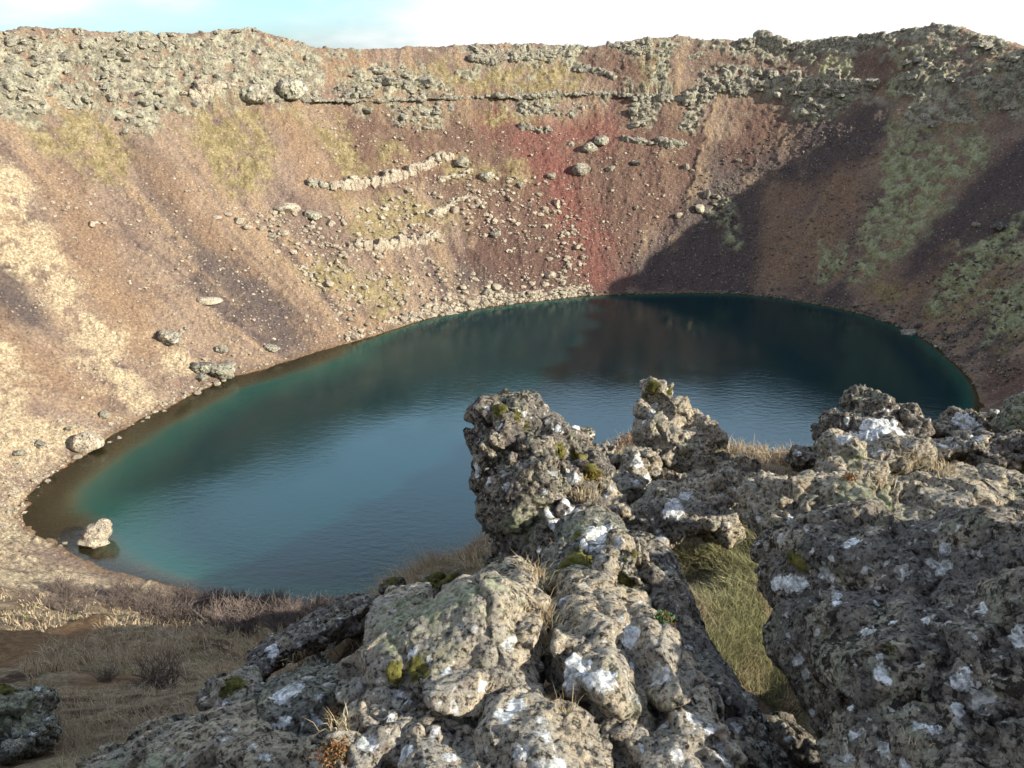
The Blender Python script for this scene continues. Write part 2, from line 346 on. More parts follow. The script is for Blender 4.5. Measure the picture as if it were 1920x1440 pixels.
def lava_material(name, tan=(.50, .415, .29), gray=(.33, .305, .255), black=.4, pale=.5, scale=1.0, green=0.0):
    t = NT(name); tc = t.n('ShaderNodeTexCoord').outputs['Object']
    big = t.noise(tc, 1.6*scale, 4, .6); mid = t.noise(tc, 7*scale, 7, .65); fine = t.noise(tc, 34*scale, 7, .72); blk = t.noise(tc, 16*scale, 8, .72, .4)
    c = t.mix(t.ramp(t.math('ADD', t.math('MULTIPLY', big, .6), t.math('MULTIPLY', mid, .4)), .42, .58), gray, tan)
    c = t.mix(t.ramp(mid, .55, .68), c, (.50, .44, .34))
    c = t.mix(t.math('MULTIPLY', t.ramp(t.noise(tc, 4.5*scale, 6, .7), .6, .7), .6), c, (.17, .10, .055))
    # sage and grey crusts
    sage = t.ramp(t.math('ADD', t.noise(tc, 3.1*scale, 8, .7), t.math('MULTIPLY', big, .25)), .66-green*.12, .72-green*.12)
    c = t.mix(t.math('MULTIPLY', sage, .75), c, (.28, .28, .205))
    # black crustose lichen
    th = t.math('ADD', blk, t.math('MULTIPLY', t.math('SUBTRACT', big, .5), -.45))
    bl = t.ramp(th, .405+black*.06, .36+black*.06)
    c = t.mix(t.math('MULTIPLY', bl, .92), c, (.022, .018, .015))
    c = t.mix(t.math('MULTIPLY', t.ramp(fine, .475, .40), t.ramp(big, .30, .62, 1.0, .55)), c, (.04, .032, .025))
    pit = t.noise(tc, 85*scale, 5, .75)
    c = t.mix(t.ramp(pit, .43, .36), c, (.03, .024, .02)); c = t.mix(t.math('MULTIPLY', t.ramp(pit, .60, .68), .6), c, (.56, .49, .38))
    # small pale lichen rosettes
    wv = t.n('ShaderNodeVectorMath', operation='ADD'); nz = t.n('ShaderNodeTexNoise'); t.l(tc, nz.inputs['Vector']); nz.inputs['Scale'].default_value = 22*scale; nz.inputs['Detail'].default_value = 5
    sc_ = t.n('ShaderNodeVectorMath', operation='SCALE'); t.l(nz.outputs[1], sc_.inputs[0]); sc_.inputs['Scale'].default_value = .10/scale
    t.l(tc, wv.inputs[0]); t.l(sc_.outputs[0], wv.inputs[1])
    for s_, th_, r_ in ((7, .93, .30), (17, .88, .32), (30, .82, .36)):
        v = t.voro(wv.outputs[0], s_*scale); q = t.n('ShaderNodeSeparateColor'); t.l(v.outputs['Color'], q.inputs[0])
        f = t.math('MULTIPLY', t.ramp(v.outputs['Distance'], r_, r_-.05), t.math('GREATER_THAN', q.outputs[0], th_+.12*(.5-pale)))
        c = t.mix(t.math('MULTIPLY', f, .85), c, t.mix(q.outputs[1], (.33, .31, .25), (.62, .61, .58)))
    # large white lichens, sage cushions and moss, where they grow on this rock
    wob = t.math('SUBTRACT', t.noise(tc, 24, 8, .66), .5)
    L = t.math('ADD', t.math('ADD', t.attr('lichen').outputs['Fac'], t.math('MULTIPLY', wob, .10)), t.math('MULTIPLY', t.math('SUBTRACT', t.noise(tc, 75, 5, .7), .5), .035))
    lf = t.ramp(L, .004, -.004)
    c = t.mix(lf, c, t.mix(t.ramp(t.math('ADD', t.math('MULTIPLY', mid, .6), t.math('MULTIPLY', fine, .4)), .40, .58), (.46, .47, .44), (.84, .86, .86)))
    G = t.math('ADD', t.attr('sage').outputs['Fac'], t.math('MULTIPLY', wob, .30))
    c = t.mix(t.math('MULTIPLY', t.ramp(G, .05, -.08), t.ramp(t.noise(tc, 13, 7, .7), .44, .54)), c, t.mix(t.ramp(mid, .4, .6), (.24, .255, .155), (.37, .385, .26)))
    M = t.math('ADD', t.attr('moss').outputs['Fac'], t.math('MULTIPLY', wob, .2))
    c = t.mix(t.ramp(M, .02, -.02), c, t.mix(t.ramp(fine, .35, .65), (.05, .05, .014), (.155, .145, .04)))
    c = t.mix(1.0, c, t.mix(t.ramp(fine, .28, .72), (.40, .40, .40), (1.52, 1.52, 1.5)), 'MULTIPLY')
    vf = t.noise(tc, 130*scale, 4, .7)
    b = t.bump(mid, .6, .06/scale); b = t.bump(fine, 1.0, .035/scale, b); b = t.bump(pit, .8, .012/scale, b); b = t.bump(vf, .6, .006/scale, b)
    return t.out(c, .93, b, .15)
def simple_noise_mat(name, a, b, scale, c3=None, spec=.1):
    t = NT(name); tc = t.n('ShaderNodeTexCoord').outputs['Object']
    n = t.noise(tc, scale, 6, .65)
    c = t.mix(t.ramp(n, .35, .65), a, b)
    if c3: c = t.mix(t.ramp(t.noise(tc, scale*2.3, 5, .6), .56, .66), c, c3)
    return t.out(c, .95, t.bump(t.noise(tc, scale*4, 5, .7), .8, .3/scale), spec)
def blade_material(name):
    t = NT(name); a = t.attr('tint')
    p = t.n('ShaderNodeBsdfPrincipled'); t.l(a.outputs['Color'], p.inputs['Base Color']); p.inputs['Roughness'].default_value = .8; p.inputs['Specular IOR Level'].default_value = .2
    tr = t.n('ShaderNodeBsdfTranslucent'); t.l(a.outputs['Color'], tr.inputs[0])
    m = t.n('ShaderNodeMixShader'); m.inputs[0].default_value = .25; t.l(p.outputs[0], m.inputs[1]); t.l(tr.outputs[0], m.inputs[2])
    o = t.n('ShaderNodeOutputMaterial'); t.l(m.outputs[0], o.inputs[0]); return t.m
def water_material():
    t = NT('lake_water'); tc = t.n('ShaderNodeTexCoord').outputs['Object']
    dep = t.attr('depth').outputs['Fac']
    wob = t.math('MULTIPLY', t.math('SUBTRACT', t.noise(tc, .18, 5, .6), .5), 2.2)
    dd = t.math('ADD', dep, wob)
    c = t.mix(t.ramp(dd, .1, 3.0), (.075, .062, .028), (.008, .056, .044))
    c = t.mix(t.ramp(dd, 1.8, 8.5), c, (.0007, .021, .0235))
    n1 = t.n('ShaderNodeMapping'); t.l(tc, n1.inputs[0]); n1.inputs['Rotation'].default_value = (0, 0, .5); n1.inputs['Scale'].default_value = (.7, 1.6, 1)
    w1 = t.noise(n1.outputs[0], .9, 5, .65); w2 = t.noise(tc, .05, 3, .5)
    st = t.math('MULTIPLY', w1, t.ramp(w2, .3, .62, .35, 1.0))
    b = t.bump(st, .28, .10)
    body = t.n('ShaderNodeBsdfDiffuse'); t.l(c, body.inputs[0])
    tr = t.n('ShaderNodeBsdfTransparent'); tr.inputs[0].default_value = (.74, .72, .52, 1)
    clear = t.ramp(dep, .0, 2.4, .8, 0.0)
    m1 = t.n('ShaderNodeMixShader'); t.l(clear, m1.inputs[0]); t.l(body.outputs[0], m1.inputs[1]); t.l(tr.outputs[0], m1.inputs[2])
    gl = t.n('ShaderNodeBsdfGlossy'); gl.inputs['Roughness'].default_value = .03; t.l(b, gl.inputs['Normal'])
    fr = t.n('ShaderNodeFresnel'); fr.inputs[0].default_value = 1.40; t.l(b, fr.inputs['Normal'])
    m2 = t.n('ShaderNodeMixShader'); t.l(fr.outputs[0], m2.inputs[0]); t.l(m1.outputs[0], m2.inputs[1]); t.l(gl.outputs[0], m2.inputs[2])
    o = t.n('ShaderNodeOutputMaterial'); t.l(m2.outputs[0], o.inputs[0]); return t.m

M_GROUND = terrain_material()
M_LAVA = lava_material('lava_rock')
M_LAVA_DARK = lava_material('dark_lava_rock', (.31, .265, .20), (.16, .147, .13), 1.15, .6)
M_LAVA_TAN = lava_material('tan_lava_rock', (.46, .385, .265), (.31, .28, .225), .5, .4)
M_LAVA_SAGE = lava_material('sage_lava_rock', (.30, .28, .215), (.17, .17, .14), .7, .8, 1.0, .6)
M_WALL_ROCK = lava_material('wall_lava', (.38, .355, .275), (.23, .215, .175), .15, .3, .16, .0)
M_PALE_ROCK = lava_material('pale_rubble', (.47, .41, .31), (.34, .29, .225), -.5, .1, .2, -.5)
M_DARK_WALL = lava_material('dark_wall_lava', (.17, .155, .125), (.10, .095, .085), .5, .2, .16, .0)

# ------------------------------------------------------------------ the ground
def build_ground():
    az = np.unique(np.concatenate([np.arange(-180, -46, 2.0), np.arange(-46, -41, .4), np.arange(-41, 41, .074), np.arange(41, 46, .4), np.arange(46, 181, 2.0)]))
    dd = np.concatenate([np.geomspace(.5, 62, 240), np.arange(62.4, 130, .38), np.arange(130, 245, .27), np.geomspace(245.4, 1500, 70)])
    na, nd = len(az), len(dd); log('ground grid', na, nd, na*nd)
    a = np.radians(az)[:, None]; X = (np.sin(a)*dd[None]).ravel(); Y = (np.cos(a)*dd[None]).ravel()
    Z = base_height(X, Y)
    far_out = np.hypot(X-CEN[0], Y-CEN[1]); Z = Z-np.clip(far_out-250, 0, 200)*.06; Z = np.maximum(Z, -64.5)
    Pg = np.stack([X, Y, Z], 1).reshape(na, nd, 3)
    du = np.gradient(Pg, axis=0); dv = np.gradient(Pg, axis=1)
    N = np.cross(du, dv).reshape(-1, 3); N /= np.linalg.norm(N, axis=1)[:, None]+1e-12; N[N[:, 2] < 0] *= -1
    P = Pg.reshape(-1, 3); s = sd(X, Y); d = np.hypot(X, Y); ph = np.radians(phi_of(X, Y))
    P2 = P[:, :2]
    w = fbm(P*np.float32(.12), 5, gain=.6)
    # fall-line streaks: long down the slope, narrow across it
    arc = ph*82
    stk = fbm(np.stack([arc*.28+w*.4, s*.018, 0*s], 1), 4, gain=.6)*.5+.5
    warp = w*.7+(stk-.5)*.9
    mk = {k: patch_mask(k, P2, warp, {'straw': 2.0, 'grass': 2.2, 'moss': 1.6}.get(k, .9), {'straw': 4.5, 'grass': 4.5}.get(k, 3.6)) for k in ('crag', 'moss', 'grass', 'straw', 'red', 'dark', 'ochre', 'rust')}
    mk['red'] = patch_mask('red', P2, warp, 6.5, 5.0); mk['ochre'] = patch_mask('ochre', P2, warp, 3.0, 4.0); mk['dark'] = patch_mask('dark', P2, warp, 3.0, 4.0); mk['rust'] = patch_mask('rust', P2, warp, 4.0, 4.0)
    path = patch_mask('path', P2, w, .6, .8)
    n2 = fbm(P*np.float32(.35), 4, gain=.6)
    n3 = fbm(P*np.float32([.9, .9, 1.6]), 4, gain=.6)
    mk['crag'] *= sstep(-.62, -.08, n2+.25*w+.35*n3); mk['moss'] *= sstep(-.5, .1, n2); mk['grass'] *= sstep(-.95, .1, n2+.5*n3+(stk-.5)*.8)*.92; mk['straw'] *= sstep(-.8, .1, n2+.5*n3+(stk-.5)*1.0)*.95; mk['moss'] *= sstep(-.95, -.2, n3+.3*n2)
    # stray lava outcrops and moss over the upper far walls
    up = sstep(.68, .86, s/srim(np.degrees(ph)))*(d > 90)*(1-sstep(1.0, 1.15, s/srim(np.degrees(ph))))
    stray = sstep(.34, .6, fbm(P*np.float32([.16, .16, .22])+9, 4, gain=.6))
    mk['crag'] = np.maximum(mk['crag'], stray*up*.9)
    nearm = (1-sstep(48, 66, d))*sstep(.8, 4, s)
    for k in mk: mk[k] *= 1-nearm*(d < 66)*(k != 'straw')
    shore = 1-sstep(.15, 1.1, s+.25*n2)
    disp = .35*fbm(P*np.float32(.16), 3)*sstep(6, 22, d)*sstep(0, 6, s)+.16*n2*sstep(8, 30, d)+.45*(stk-.5)*sstep(60, 80, d)*sstep(1, 12, s)+.20*n3*sstep(60, 80, d)*sstep(.5, 3, s)
    disp *= np.where(s < 0, .8, 1.0)
    m = np.where((mk['crag'] > .01) & (d > 60))[0]
    if len(m):
        q = P[m]; c = mk['crag'][m]
        wq = q+1.2*np.stack([perlin(q*.4), perlin(q*.4+40), perlin(q*.4+80)], 1)
        F1, F2, ID, D1 = voronoi(wq*np.float32([.36, .36, .85])); f1, f2, id2, D2 = voronoi(wq*np.float32([.85, .85, 1.7])+5)
        blk = (HV[ID, 0]-.5)*1.5+((HV[ID]-.5)*D1).sum(1)*1.8
        blk2 = (HV[id2, 1]-.5)*.75+((HV[id2]-.5)*D2).sum(1)*1.0
        disp[m] += c*(.35+.40*blk+.42*blk2-.28*(1-sstep(0, .12, f2-f1))+.26*fbm(q*.9, 4, gain=.65)+.14*fbm(q*3.1, 2))
        N[m] = N[m]*np.array([1, 1, .35]); N[m] /= np.linalg.norm(N[m], axis=1)[:, None]
    m = np.where((mk['moss'] > .01) & (d > 60))[0]
    if len(m): disp[m] += mk['moss'][m]*(.5*ridged(P[m]*np.float32([.5, .5, 1.1]), 3)+.28*fbm(P[m]*2.2, 2))
    m = np.where(((mk['grass']+mk['straw']) > .01) & (d > 60))[0]
    if len(m): disp[m] += (mk['grass']+mk['straw'])[m]*(.3*fbm(P[m]*.7, 3)+.16*fbm(P[m]*2.2, 2))
    m = np.where((d > 70) & (s > 0))[0]
    disp[m] += .10*fbm(P[m]*np.float32(1.7), 2)*(1-mk['moss'][m])
    m = np.where(d < 66)[0]
    disp[m] += (.30*fbm(P[m]*np.float32(.30), 3)*sstep(8, 20, d[m])+.10*fbm(P[m]*np.float32(1.3), 3)*sstep(2, 7, d[m])*(1-path[m]*.9))*sstep(0, 2.5, s[m])
    P = P+N*disp[:, None]
    idx = np.arange(na*nd).reshape(na, nd)
    Fq = np.stack([idx[:-1, :-1], idx[:-1, 1:], idx[1:, 1:], idx[1:, :-1]], -1).reshape(-1, 4)
    keep = (s[Fq] > -30).any(1)
    Fq = Fq[keep]
    used = np.zeros(na*nd, bool); used[Fq.ravel()] = True; rm = np.cumsum(used)-1
    me = mesh_from('crater_ground', P[used], rm[Fq][:, ::-1] if False else rm[Fq], M_GROUND)
    u = used
    cattr(me, 'maskA', np.stack([mk['crag'], mk['moss'], mk['grass'], mk['straw']], 1)[u])
    cattr(me, 'maskB', np.stack([mk['red'], mk['dark'], mk['ochre'], mk['rust']], 1)[u])
    cattr(me, 'maskC', np.stack([nearm, shore, path, np.clip(stk, 0, 1)], 1)[u])
    o = link('crater_ground', me); tag(o, kind='structure')
    # a lake bed floor closing the deep middle
    return o, me
ground, gme = build_ground()
gv = np.empty(len(gme.vertices)*3, np.float32); gme.vertices.foreach_get('co', gv); gv = gv.reshape(-1, 3)
GBVH = BVHTree.FromPolygons([tuple(v) for v in gv.tolist()], [tuple(p.vertices) for p in gme.polygons]) if False else None
log('ground built', len(gme.vertices))
deps = bpy.context.evaluated_depsgraph_get()
def hit_ground(px, py):
    r = ray(px, py); r = r/np.linalg.norm(r)
    ok, loc, nor, fi = ground.ray_cast(Vector((0, 0, 0)), Vector(r))
    if ok: return np.array(loc), np.array(nor)
    g = ground_hit(px, py); return g, np.array([0, 0, 1.])
def drop(x, y):
    ok, loc, nor, fi = ground.ray_cast(Vector((x, y, 60)), Vector((0, 0, -1)))
    return (np.array(loc), np.array(nor)) if ok else (np.array([x, y, base_height(np.array([x]), np.array([y]))[0]]), np.array([0, 0, 1.]))

# ------------------------------------------------------------------ the lake
def build_lake():
    n = len(SHORE); fr = np.concatenate([[0], np.linspace(.1, .8, 15), np.linspace(.82, 1.05, 24)])
    V = [np.array([CEN[0], CEN[1], 0.])]; 
    for f in fr[1:]:
        q = CEN+(SHORE-CEN)*f; V.extend(np.column_stack([q, np.zeros(n)]))
    V = np.array(V); Fc = [(0, 1+(i+1) % n, 1+i) for i in range(n)]
    for k in range(len(fr)-2):
        a = 1+k*n; b = a+n
        Fc += [(a+i, a+(i+1) % n, b+(i+1) % n, b+i) for i in range(n)]
    me = mesh_from('lake_water', V-np.array([CEN[0], CEN[1], 0]), Fc, water_material())
    z = base_height(V[:, 0], V[:, 1]); fattr(me, 'depth', np.clip(-H-z, -1, 20))
    o = link('lake_water', me, loc=(CEN[0], CEN[1], -H)); tag(o, kind='structure')
build_lake()

# ------------------------------------------------------------------ sky, sun, camera
def build_world():
    w = bpy.data.worlds.new('World'); S.world = w; w.use_nodes = True; nt = w.node_tree; nt.nodes.clear()
    N_ = lambda t_, **k: (lambda nd: [setattr(nd, a, b) for a, b in k.items()] and nd or nd)(nt.nodes.new(t_))
    sky = N_('ShaderNodeTexSky', sky_type='NISHITA', sun_disc=False); sky.sun_elevation = SUN_EL; sky.sun_rotation = SUN_AZ; sky.altitude = 60; sky.air_density = 1.0; sky.dust_density = .6
    b1 = N_('ShaderNodeBackground'); b1.inputs[1].default_value = .10; tn = N_('ShaderNodeMix', data_type='RGBA', blend_type='MULTIPLY'); tn.inputs[0].default_value = 1; tn.inputs[7].default_value = (.54, .79, 1.18, 1); nt.links.new(sky.outputs[0], tn.inputs[6]); nt.links.new(tn.outputs[2], b1.inputs[0])
    b2 = N_('ShaderNodeBackground'); b2.inputs[0].default_value = (1, 1, 1, 1); b2.inputs[1].default_value = 1.0
    tc = N_('ShaderNodeTexCoord'); sp_ = N_('ShaderNodeSeparateXYZ'); nt.links.new(tc.outputs['Generated'], sp_.inputs[0])
    mp = N_('ShaderNodeMapping'); nt.links.new(tc.outputs['Generated'], mp.inputs[0]); mp.inputs['Scale'].default_value = (1.6, 1.6, 5.5); mp.inputs['Location'].default_value = (.3, .2, .1)
    no = N_('ShaderNodeTexNoise'); nt.links.new(mp.outputs[0], no.inputs['Vector']); no.inputs['Scale'].default_value = 1.5; no.inputs['Detail'].default_value = 7; no.inputs['Roughness'].default_value = .55
    def M(op, a, b):
        nd = N_('ShaderNodeMath', operation=op)
        for i, v in enumerate((a, b)):
            if hasattr(v, 'links'): nt.links.new(v, nd.inputs[i])
            else: nd.inputs[i].default_value = v
        return nd.outputs[0]
    bias = M('ADD', M('MULTIPLY', sp_.outputs[0], .55), M('MULTIPLY', sp_.outputs[2], 2.0))
    val = M('ADD', M('ADD', M('MULTIPLY', M('SUBTRACT', no.outputs[0], .5), .9), bias), .17)
    mr = N_('ShaderNodeMapRange', interpolation_type='SMOOTHSTEP'); nt.links.new(val, mr.inputs[0]); mr.inputs[1].default_value = -.02; mr.inputs[2].default_value = .20; mr.inputs[4].default_value = .92
    # thinner cloud higher up
    hi = N_('ShaderNodeMapRange', interpolation_type='SMOOTHSTEP'); nt.links.new(sp_.outputs[2], hi.inputs[0]); hi.inputs[1].default_value = .55; hi.inputs[2].default_value = .80; hi.inputs[3].default_value = 1; hi.inputs[4].default_value = .25
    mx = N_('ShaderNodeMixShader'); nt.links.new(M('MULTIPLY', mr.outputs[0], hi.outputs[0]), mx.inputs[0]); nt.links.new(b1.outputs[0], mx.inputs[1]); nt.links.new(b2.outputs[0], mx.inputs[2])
    def mrange(src, a, b, lo, hi_):
        nd = N_('ShaderNodeMapRange', interpolation_type='SMOOTHSTEP'); nt.links.new(src, nd.inputs[0])
        for i, v in enumerate((a, b, lo, hi_)): nd.inputs[i+1].default_value = v
        return nd.outputs[0]
    # added bluish brightening of the sky above the view, for the lake's reflection
    reflect_boost = M('MULTIPLY', M('MULTIPLY', mrange(sp_.outputs[1], .45, .85, 0, 1), mrange(sp_.outputs[2], .22, .50, 0, 1)), mrange(sp_.outputs[2], .72, .56, 0, 1))
    nt.links.new(M('ADD', .56, M('MULTIPLY', reflect_boost, 1.5)), b2.inputs[1])
    bc = N_('ShaderNodeMix', data_type='RGBA'); nt.links.new(reflect_boost, bc.inputs[0]); bc.inputs[6].default_value = (1, 1, 1, 1); bc.inputs[7].default_value = (.46, .74, 1.0, 1); nt.links.new(bc.outputs[2], b2.inputs[0])
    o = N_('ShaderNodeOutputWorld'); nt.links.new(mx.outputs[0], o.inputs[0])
build_world()
L = bpy.data.lights.new('sun', 'SUN'); L.energy = 5.0; L.angle = math.radians(.5); L.color = (1, .925, .80)
lo = bpy.data.objects.new('sun', L); COL.objects.link(lo); lo.rotation_euler = Vector(-SUN).to_track_quat('-Z', 'Y').to_euler(); lo.location = (60, -30, 60)
cam = bpy.data.cameras.new('camera'); co = bpy.data.objects.new('camera', cam); COL.objects.link(co)
cam.sensor_fit = 'HORIZONTAL'; cam.sensor_width = 36; cam.lens = 36*F/1920; cam.clip_start = .05; cam.clip_end = 5000
co.rotation_euler = (math.pi/2-PITCH, 0, 0); S.camera = co
S.view_settings.view_transform = 'Standard'; S.view_settings.look = 'None'; S.view_settings.exposure = 1.05; S.view_settings.gamma = 1
S.cycles.max_bounces = 5; S.cycles.diffuse_bounces = 2; S.cycles.glossy_bounces = 2; S.cycles.transparent_max_bounces = 6; S.cycles.use_denoising = True

# ------------------------------------------------------------------ the foreground lava rocks
def remeshed(parts, voxel):
    """union of closed lumps -> one closed skin (vertices, faces)"""
    V = []; Fc = []; o = 0
    for v, f in parts: V.append(v); Fc.append(f+o); o += len(v)
    me = mesh_from('lump', np.concatenate(V), np.concatenate(Fc)); ob = link('lump', me)
    md = ob.modifiers.new('r', 'REMESH'); md.mode = 'VOXEL'; md.voxel_size = voxel; md.use_smooth_shade = True
    dg = bpy.context.evaluated_depsgraph_get(); ev = ob.evaluated_get(dg); m2 = ev.to_mesh()
    n = len(m2.vertices); v = np.empty(n*3, np.float32); m2.vertices.foreach_get('co', v)
    k = len(m2.loops); li = np.empty(k, np.int32); m2.loops.foreach_get('vertex_index', li)
    ls = np.empty(len(m2.polygons), np.int32); m2.polygons.foreach_get('loop_start', ls)
    lt = np.diff(np.append(ls, k)); q = lt == 4
    f4 = np.stack([li[ls[q]+i] for i in range(4)], 1)
    ev.to_mesh_clear(); bpy.data.objects.remove(ob); bpy.data.meshes.remove(me)
    return v.reshape(-1, 3), f4
def vnormals(V, Fq):
    fn = np.cross(V[Fq[:, 2]]-V[Fq[:, 0]], V[Fq[:, 3]]-V[Fq[:, 1]])
    N = np.zeros_like(V)
    for i in range(4):
        for k in range(3): N[:, k] += np.bincount(Fq[:, i], fn[:, k], len(V))
    return N/(np.linalg.norm(N, axis=1)[:, None]+1e-12)
def ico(sub):
    bm = bmesh.new(); bmesh.ops.create_icosphere(bm, subdivisions=sub, radius=1)
    v = np.array([x.co[:] for x in bm.verts], np.float32); bm.verts.index_update()
    f = np.array([[x.index for x in fc.verts] for fc in bm.faces], np.int32); bm.free(); return v, f
ICO3, ICO4 = ico(4), ico(5)
def blob(cx, cy, a, b, d, c=None, rot=0, p=2.6, tilt=0, seed=0):
    """a lump: centre pixel, half width and height in pixels, distance along the view axis, half depth (m), roll, squareness, tilt away"""
    v, f = ICO3; q = np.abs(v)+1e-6
    n = (q**p).sum(1)**(1/p); u = v/n[:, None]
    if c is None: c = .5*(a+b)*d/F
    rp = np.random.default_rng(int(cx*7+cy*3+seed)); nn = rp.normal(size=(13, 3)); nn /= np.linalg.norm(nn, axis=1)[:, None]
    u = u*np.minimum(1, (rp.uniform(.68, .95, 13)/np.clip(u@nn.T, 1e-3, None)).min(1))[:, None]      # broken faces
    a, b = a*1.03, b*1.03
    u = u*np.array([a*d/F, b*d/F, c]); R_ = math.radians(rot)
    x = u[:, 0]*math.cos(R_)+u[:, 1]*math.sin(R_); y = -u[:, 0]*math.sin(R_)+u[:, 1]*math.cos(R_)   # positive roll: clockwise in the picture
    T = math.radians(tilt); z = u[:, 2]; y, z = y*math.cos(T)-z*math.sin(T), y*math.sin(T)+z*math.cos(T)
    P = x[:, None]*RIGHT+y[:, None]*UP+z[:, None]*FWD+ray(cx, cy)*d
    ctr = ray(cx, cy)*d; r = P-ctr; sz = (a+b)*.5*d/F
    P = P+r*(.09*fbm(P/sz*1.1+seed*3.1, 3))[:, None]
    return P.astype(np.float32), f
ALLROCKS = []
MOSS_MAT = simple_noise_mat('moss', (.045, .045, .013), (.155, .145, .038), 9, (.11, .075, .025))
def rock(label, blobs, voxel=.012, mat=None, lichens=(), moss=(), sage=(), amp=.62, seed=1, cracks=.3, crack_depth=.03, layered=0.0, size=1.0, cat='rock', name='lava_rock', cushions=()):
    V, Fq = remeshed([blob(*b, seed=seed+i) if not isinstance(b, dict) else blob(seed=seed+i, **b) for i, b in enumerate(blobs)], voxel)
    N = vnormals(V, Fq); q = V/size+seed*7.7
    w = .10*np.stack([fbm(q*5+30*i, 2) for i in range(3)], 1)
    if cracks:
        F1, F2, ID, D = voronoi((q+w)/cracks)
        facet = (HV[ID, 2]-.5)*.035+((HV[ID]-.5)*D).sum(1)*.09
        fa, fb, fi, fD = voronoi((q+w)/(cracks*.33)+3)
        disp = facet+((HV[fi]-.5)*fD).sum(1)*.022+(HV[fi, 0]-.5)*.010-.009*(1-sstep(0, .09, fb-fa))*amp*sstep(-.2, .4, fbm(q*2.1+9, 2))-crack_depth*(1-sstep(.0, .13, F2-F1))*sstep(-.5, .3, fbm(q*1.2, 2))
    else: disp = np.zeros(len(V), np.float32)
    disp = disp+.022*fbm(q*2.2, 3)*amp+.009*fbm(q*9, 4, gain=.65)*amp
    # scabby, pitted lava skin
    sk = sstep(-.4, .5, fbm(q*1.7+50, 3))
    f1, f2, i2, D2 = voronoi((q+w*.3)*15); disp = disp-amp*sk*.034*np.clip(.42-f1, 0, 1)
    disp = disp+amp*.007*ridged(q*19, 3)*(.35+.65*sk)-amp*.013*sstep(.28, .7, perlin(q*27))
    if layered: disp = disp+layered*.03*ridged(q*np.float32([2.2, 2.2, 13]), 3)
    V2 = V+N*(disp*size)[:, None]
    bv = BVHTree.FromPolygons(V2.tolist(), Fq.tolist())
    def spot(px, py):
        r = ray(px, py); r = r/np.linalg.norm(r)
        h = bv.ray_cast(Vector((0, 0, 0)), Vector(r))
        if h[0] is None:
            dmean = np.linalg.norm(V2.mean(0)); h = bv.find_nearest(Vector(r*dmean))
        return np.array(h[0]), float(np.array(h[0])@FWD)
    def field(lst):
        D_ = np.full(len(V2), .5, np.float32)
        for e in lst:
            c, dp = spot(e[0], e[1]); D_ = np.minimum(D_, np.linalg.norm(V2-c, axis=1)-e[2]*1.12*dp/F)
        return D_
    li, mo, sa = field(lichens), field(moss), field(sage)
    c0 = np.array([V2[:, 0].mean(), V2[:, 1].mean(), V2[:, 2].min()])
    me = mesh_from(name, V2-c0, Fq, mat or M_LAVA)
    fattr(me, 'lichen', li); fattr(me, 'moss', mo); fattr(me, 'sage', sa)
    o = link(name, me, loc=c0); tag(o, label, cat)
    # moss cushions standing proud of the stone
    if len(moss):
        mk_ = mo+.055*fbm(V2*13, 4); inside = mk_ < .012; ff = Fq[inside[Fq].all(1)]
        if len(ff) > 12:
            lab = np.arange(len(V2))
            while True:                                              # connected pieces: spread the lowest vertex number
                m_ = lab[ff].min(1); l2 = lab.copy()
                for i in range(4): np.minimum.at(l2, ff[:, i], m_)
                if (l2 == lab).all(): break
                lab = l2
            N2 = vnormals(V2, Fq); th = np.clip(-mk_*.32, -.006, .022)+.007*perlin(V2*34)*(mk_ < 0)+.004*perlin(V2*80)*(mk_ < 0)
            Vm = V2+N2*th[:, None]-c0; fl = lab[ff[:, 0]]
            for k in np.unique(fl):
                f_ = ff[fl == k]
                if len(f_) < 25: continue
                us = np.unique(f_); rm = np.zeros(len(V2), int); rm[us] = np.arange(len(us))
                link('moss_cushion', mesh_from('moss_cushion', Vm[us], rm[f_], MOSS_MAT), o)
    ALLROCKS.append((o, bv)); return o

rock('broad tan lava slab with sage lichen on its upper left, amid the front rocks',
 [(850,1200,160,105,3.35,.42,-18),(925,1130,95,66,3.75,.42,-20),(755,1185,75,72,3.5,.38,-15),(930,1235,85,85,3.15,.38),(985,1180,52,95,3.4,.4,8),(870,1270,100,55,3.05,.34),(720,1240,45,60,3.35,.32)],
 .010, M_LAVA, [(953,1208,13),(772,1227,11),(903,1287,8),(840,1262,9),(805,1240,6),(890,1180,5)], [(778,1252,20),(745,1262,14)], [(760,1150,62),(830,1130,60),(900,1100,50),(745,1190,35)], seed=2, cracks=.55, crack_depth=.02)
rock('thick tan lava slab with the largest white lichen patches, right of the grass crevice',
 [(1120,1190,100,85,3.4,.42,8),(1150,1145,95,50,3.6,.4,10),(1120,1255,95,70,3.15,.4),(1205,1220,60,75,3.3,.4,25),(1060,1230,45,60,3.2,.35),(1235,1265,45,50,3.1,.35)],
 .010, M_LAVA, [(1072,1250,30),(1066,1272,18),(1128,1268,25),(1112,1275,16),(1185,1190,17),(1178,1205,11),(1240,1268,22),(1225,1258,12),(1186,1250,8),(1060,1125,14),(1196,1310,9),(1165,1160,5)], (), (), seed=3, cracks=.5, crack_depth=.02)
rock('rounded tan lava lump with a square white lichen patch, below the grass crevice',
 [(1015,1385,120,72,2.75,.34,14),(955,1345,58,52,2.85,.32),(1075,1425,75,40,2.65,.32,15),(1000,1322,24,30,2.85,.2)],
 .009, M_LAVA, [(945,1340,17),(965,1326,15),(958,1334,12),(1016,1353,8),(1018,1378,13),(1045,1435,16),(1012,1440,13),(975,1412,12)], seed=4, cracks=.4, crack_depth=.012)
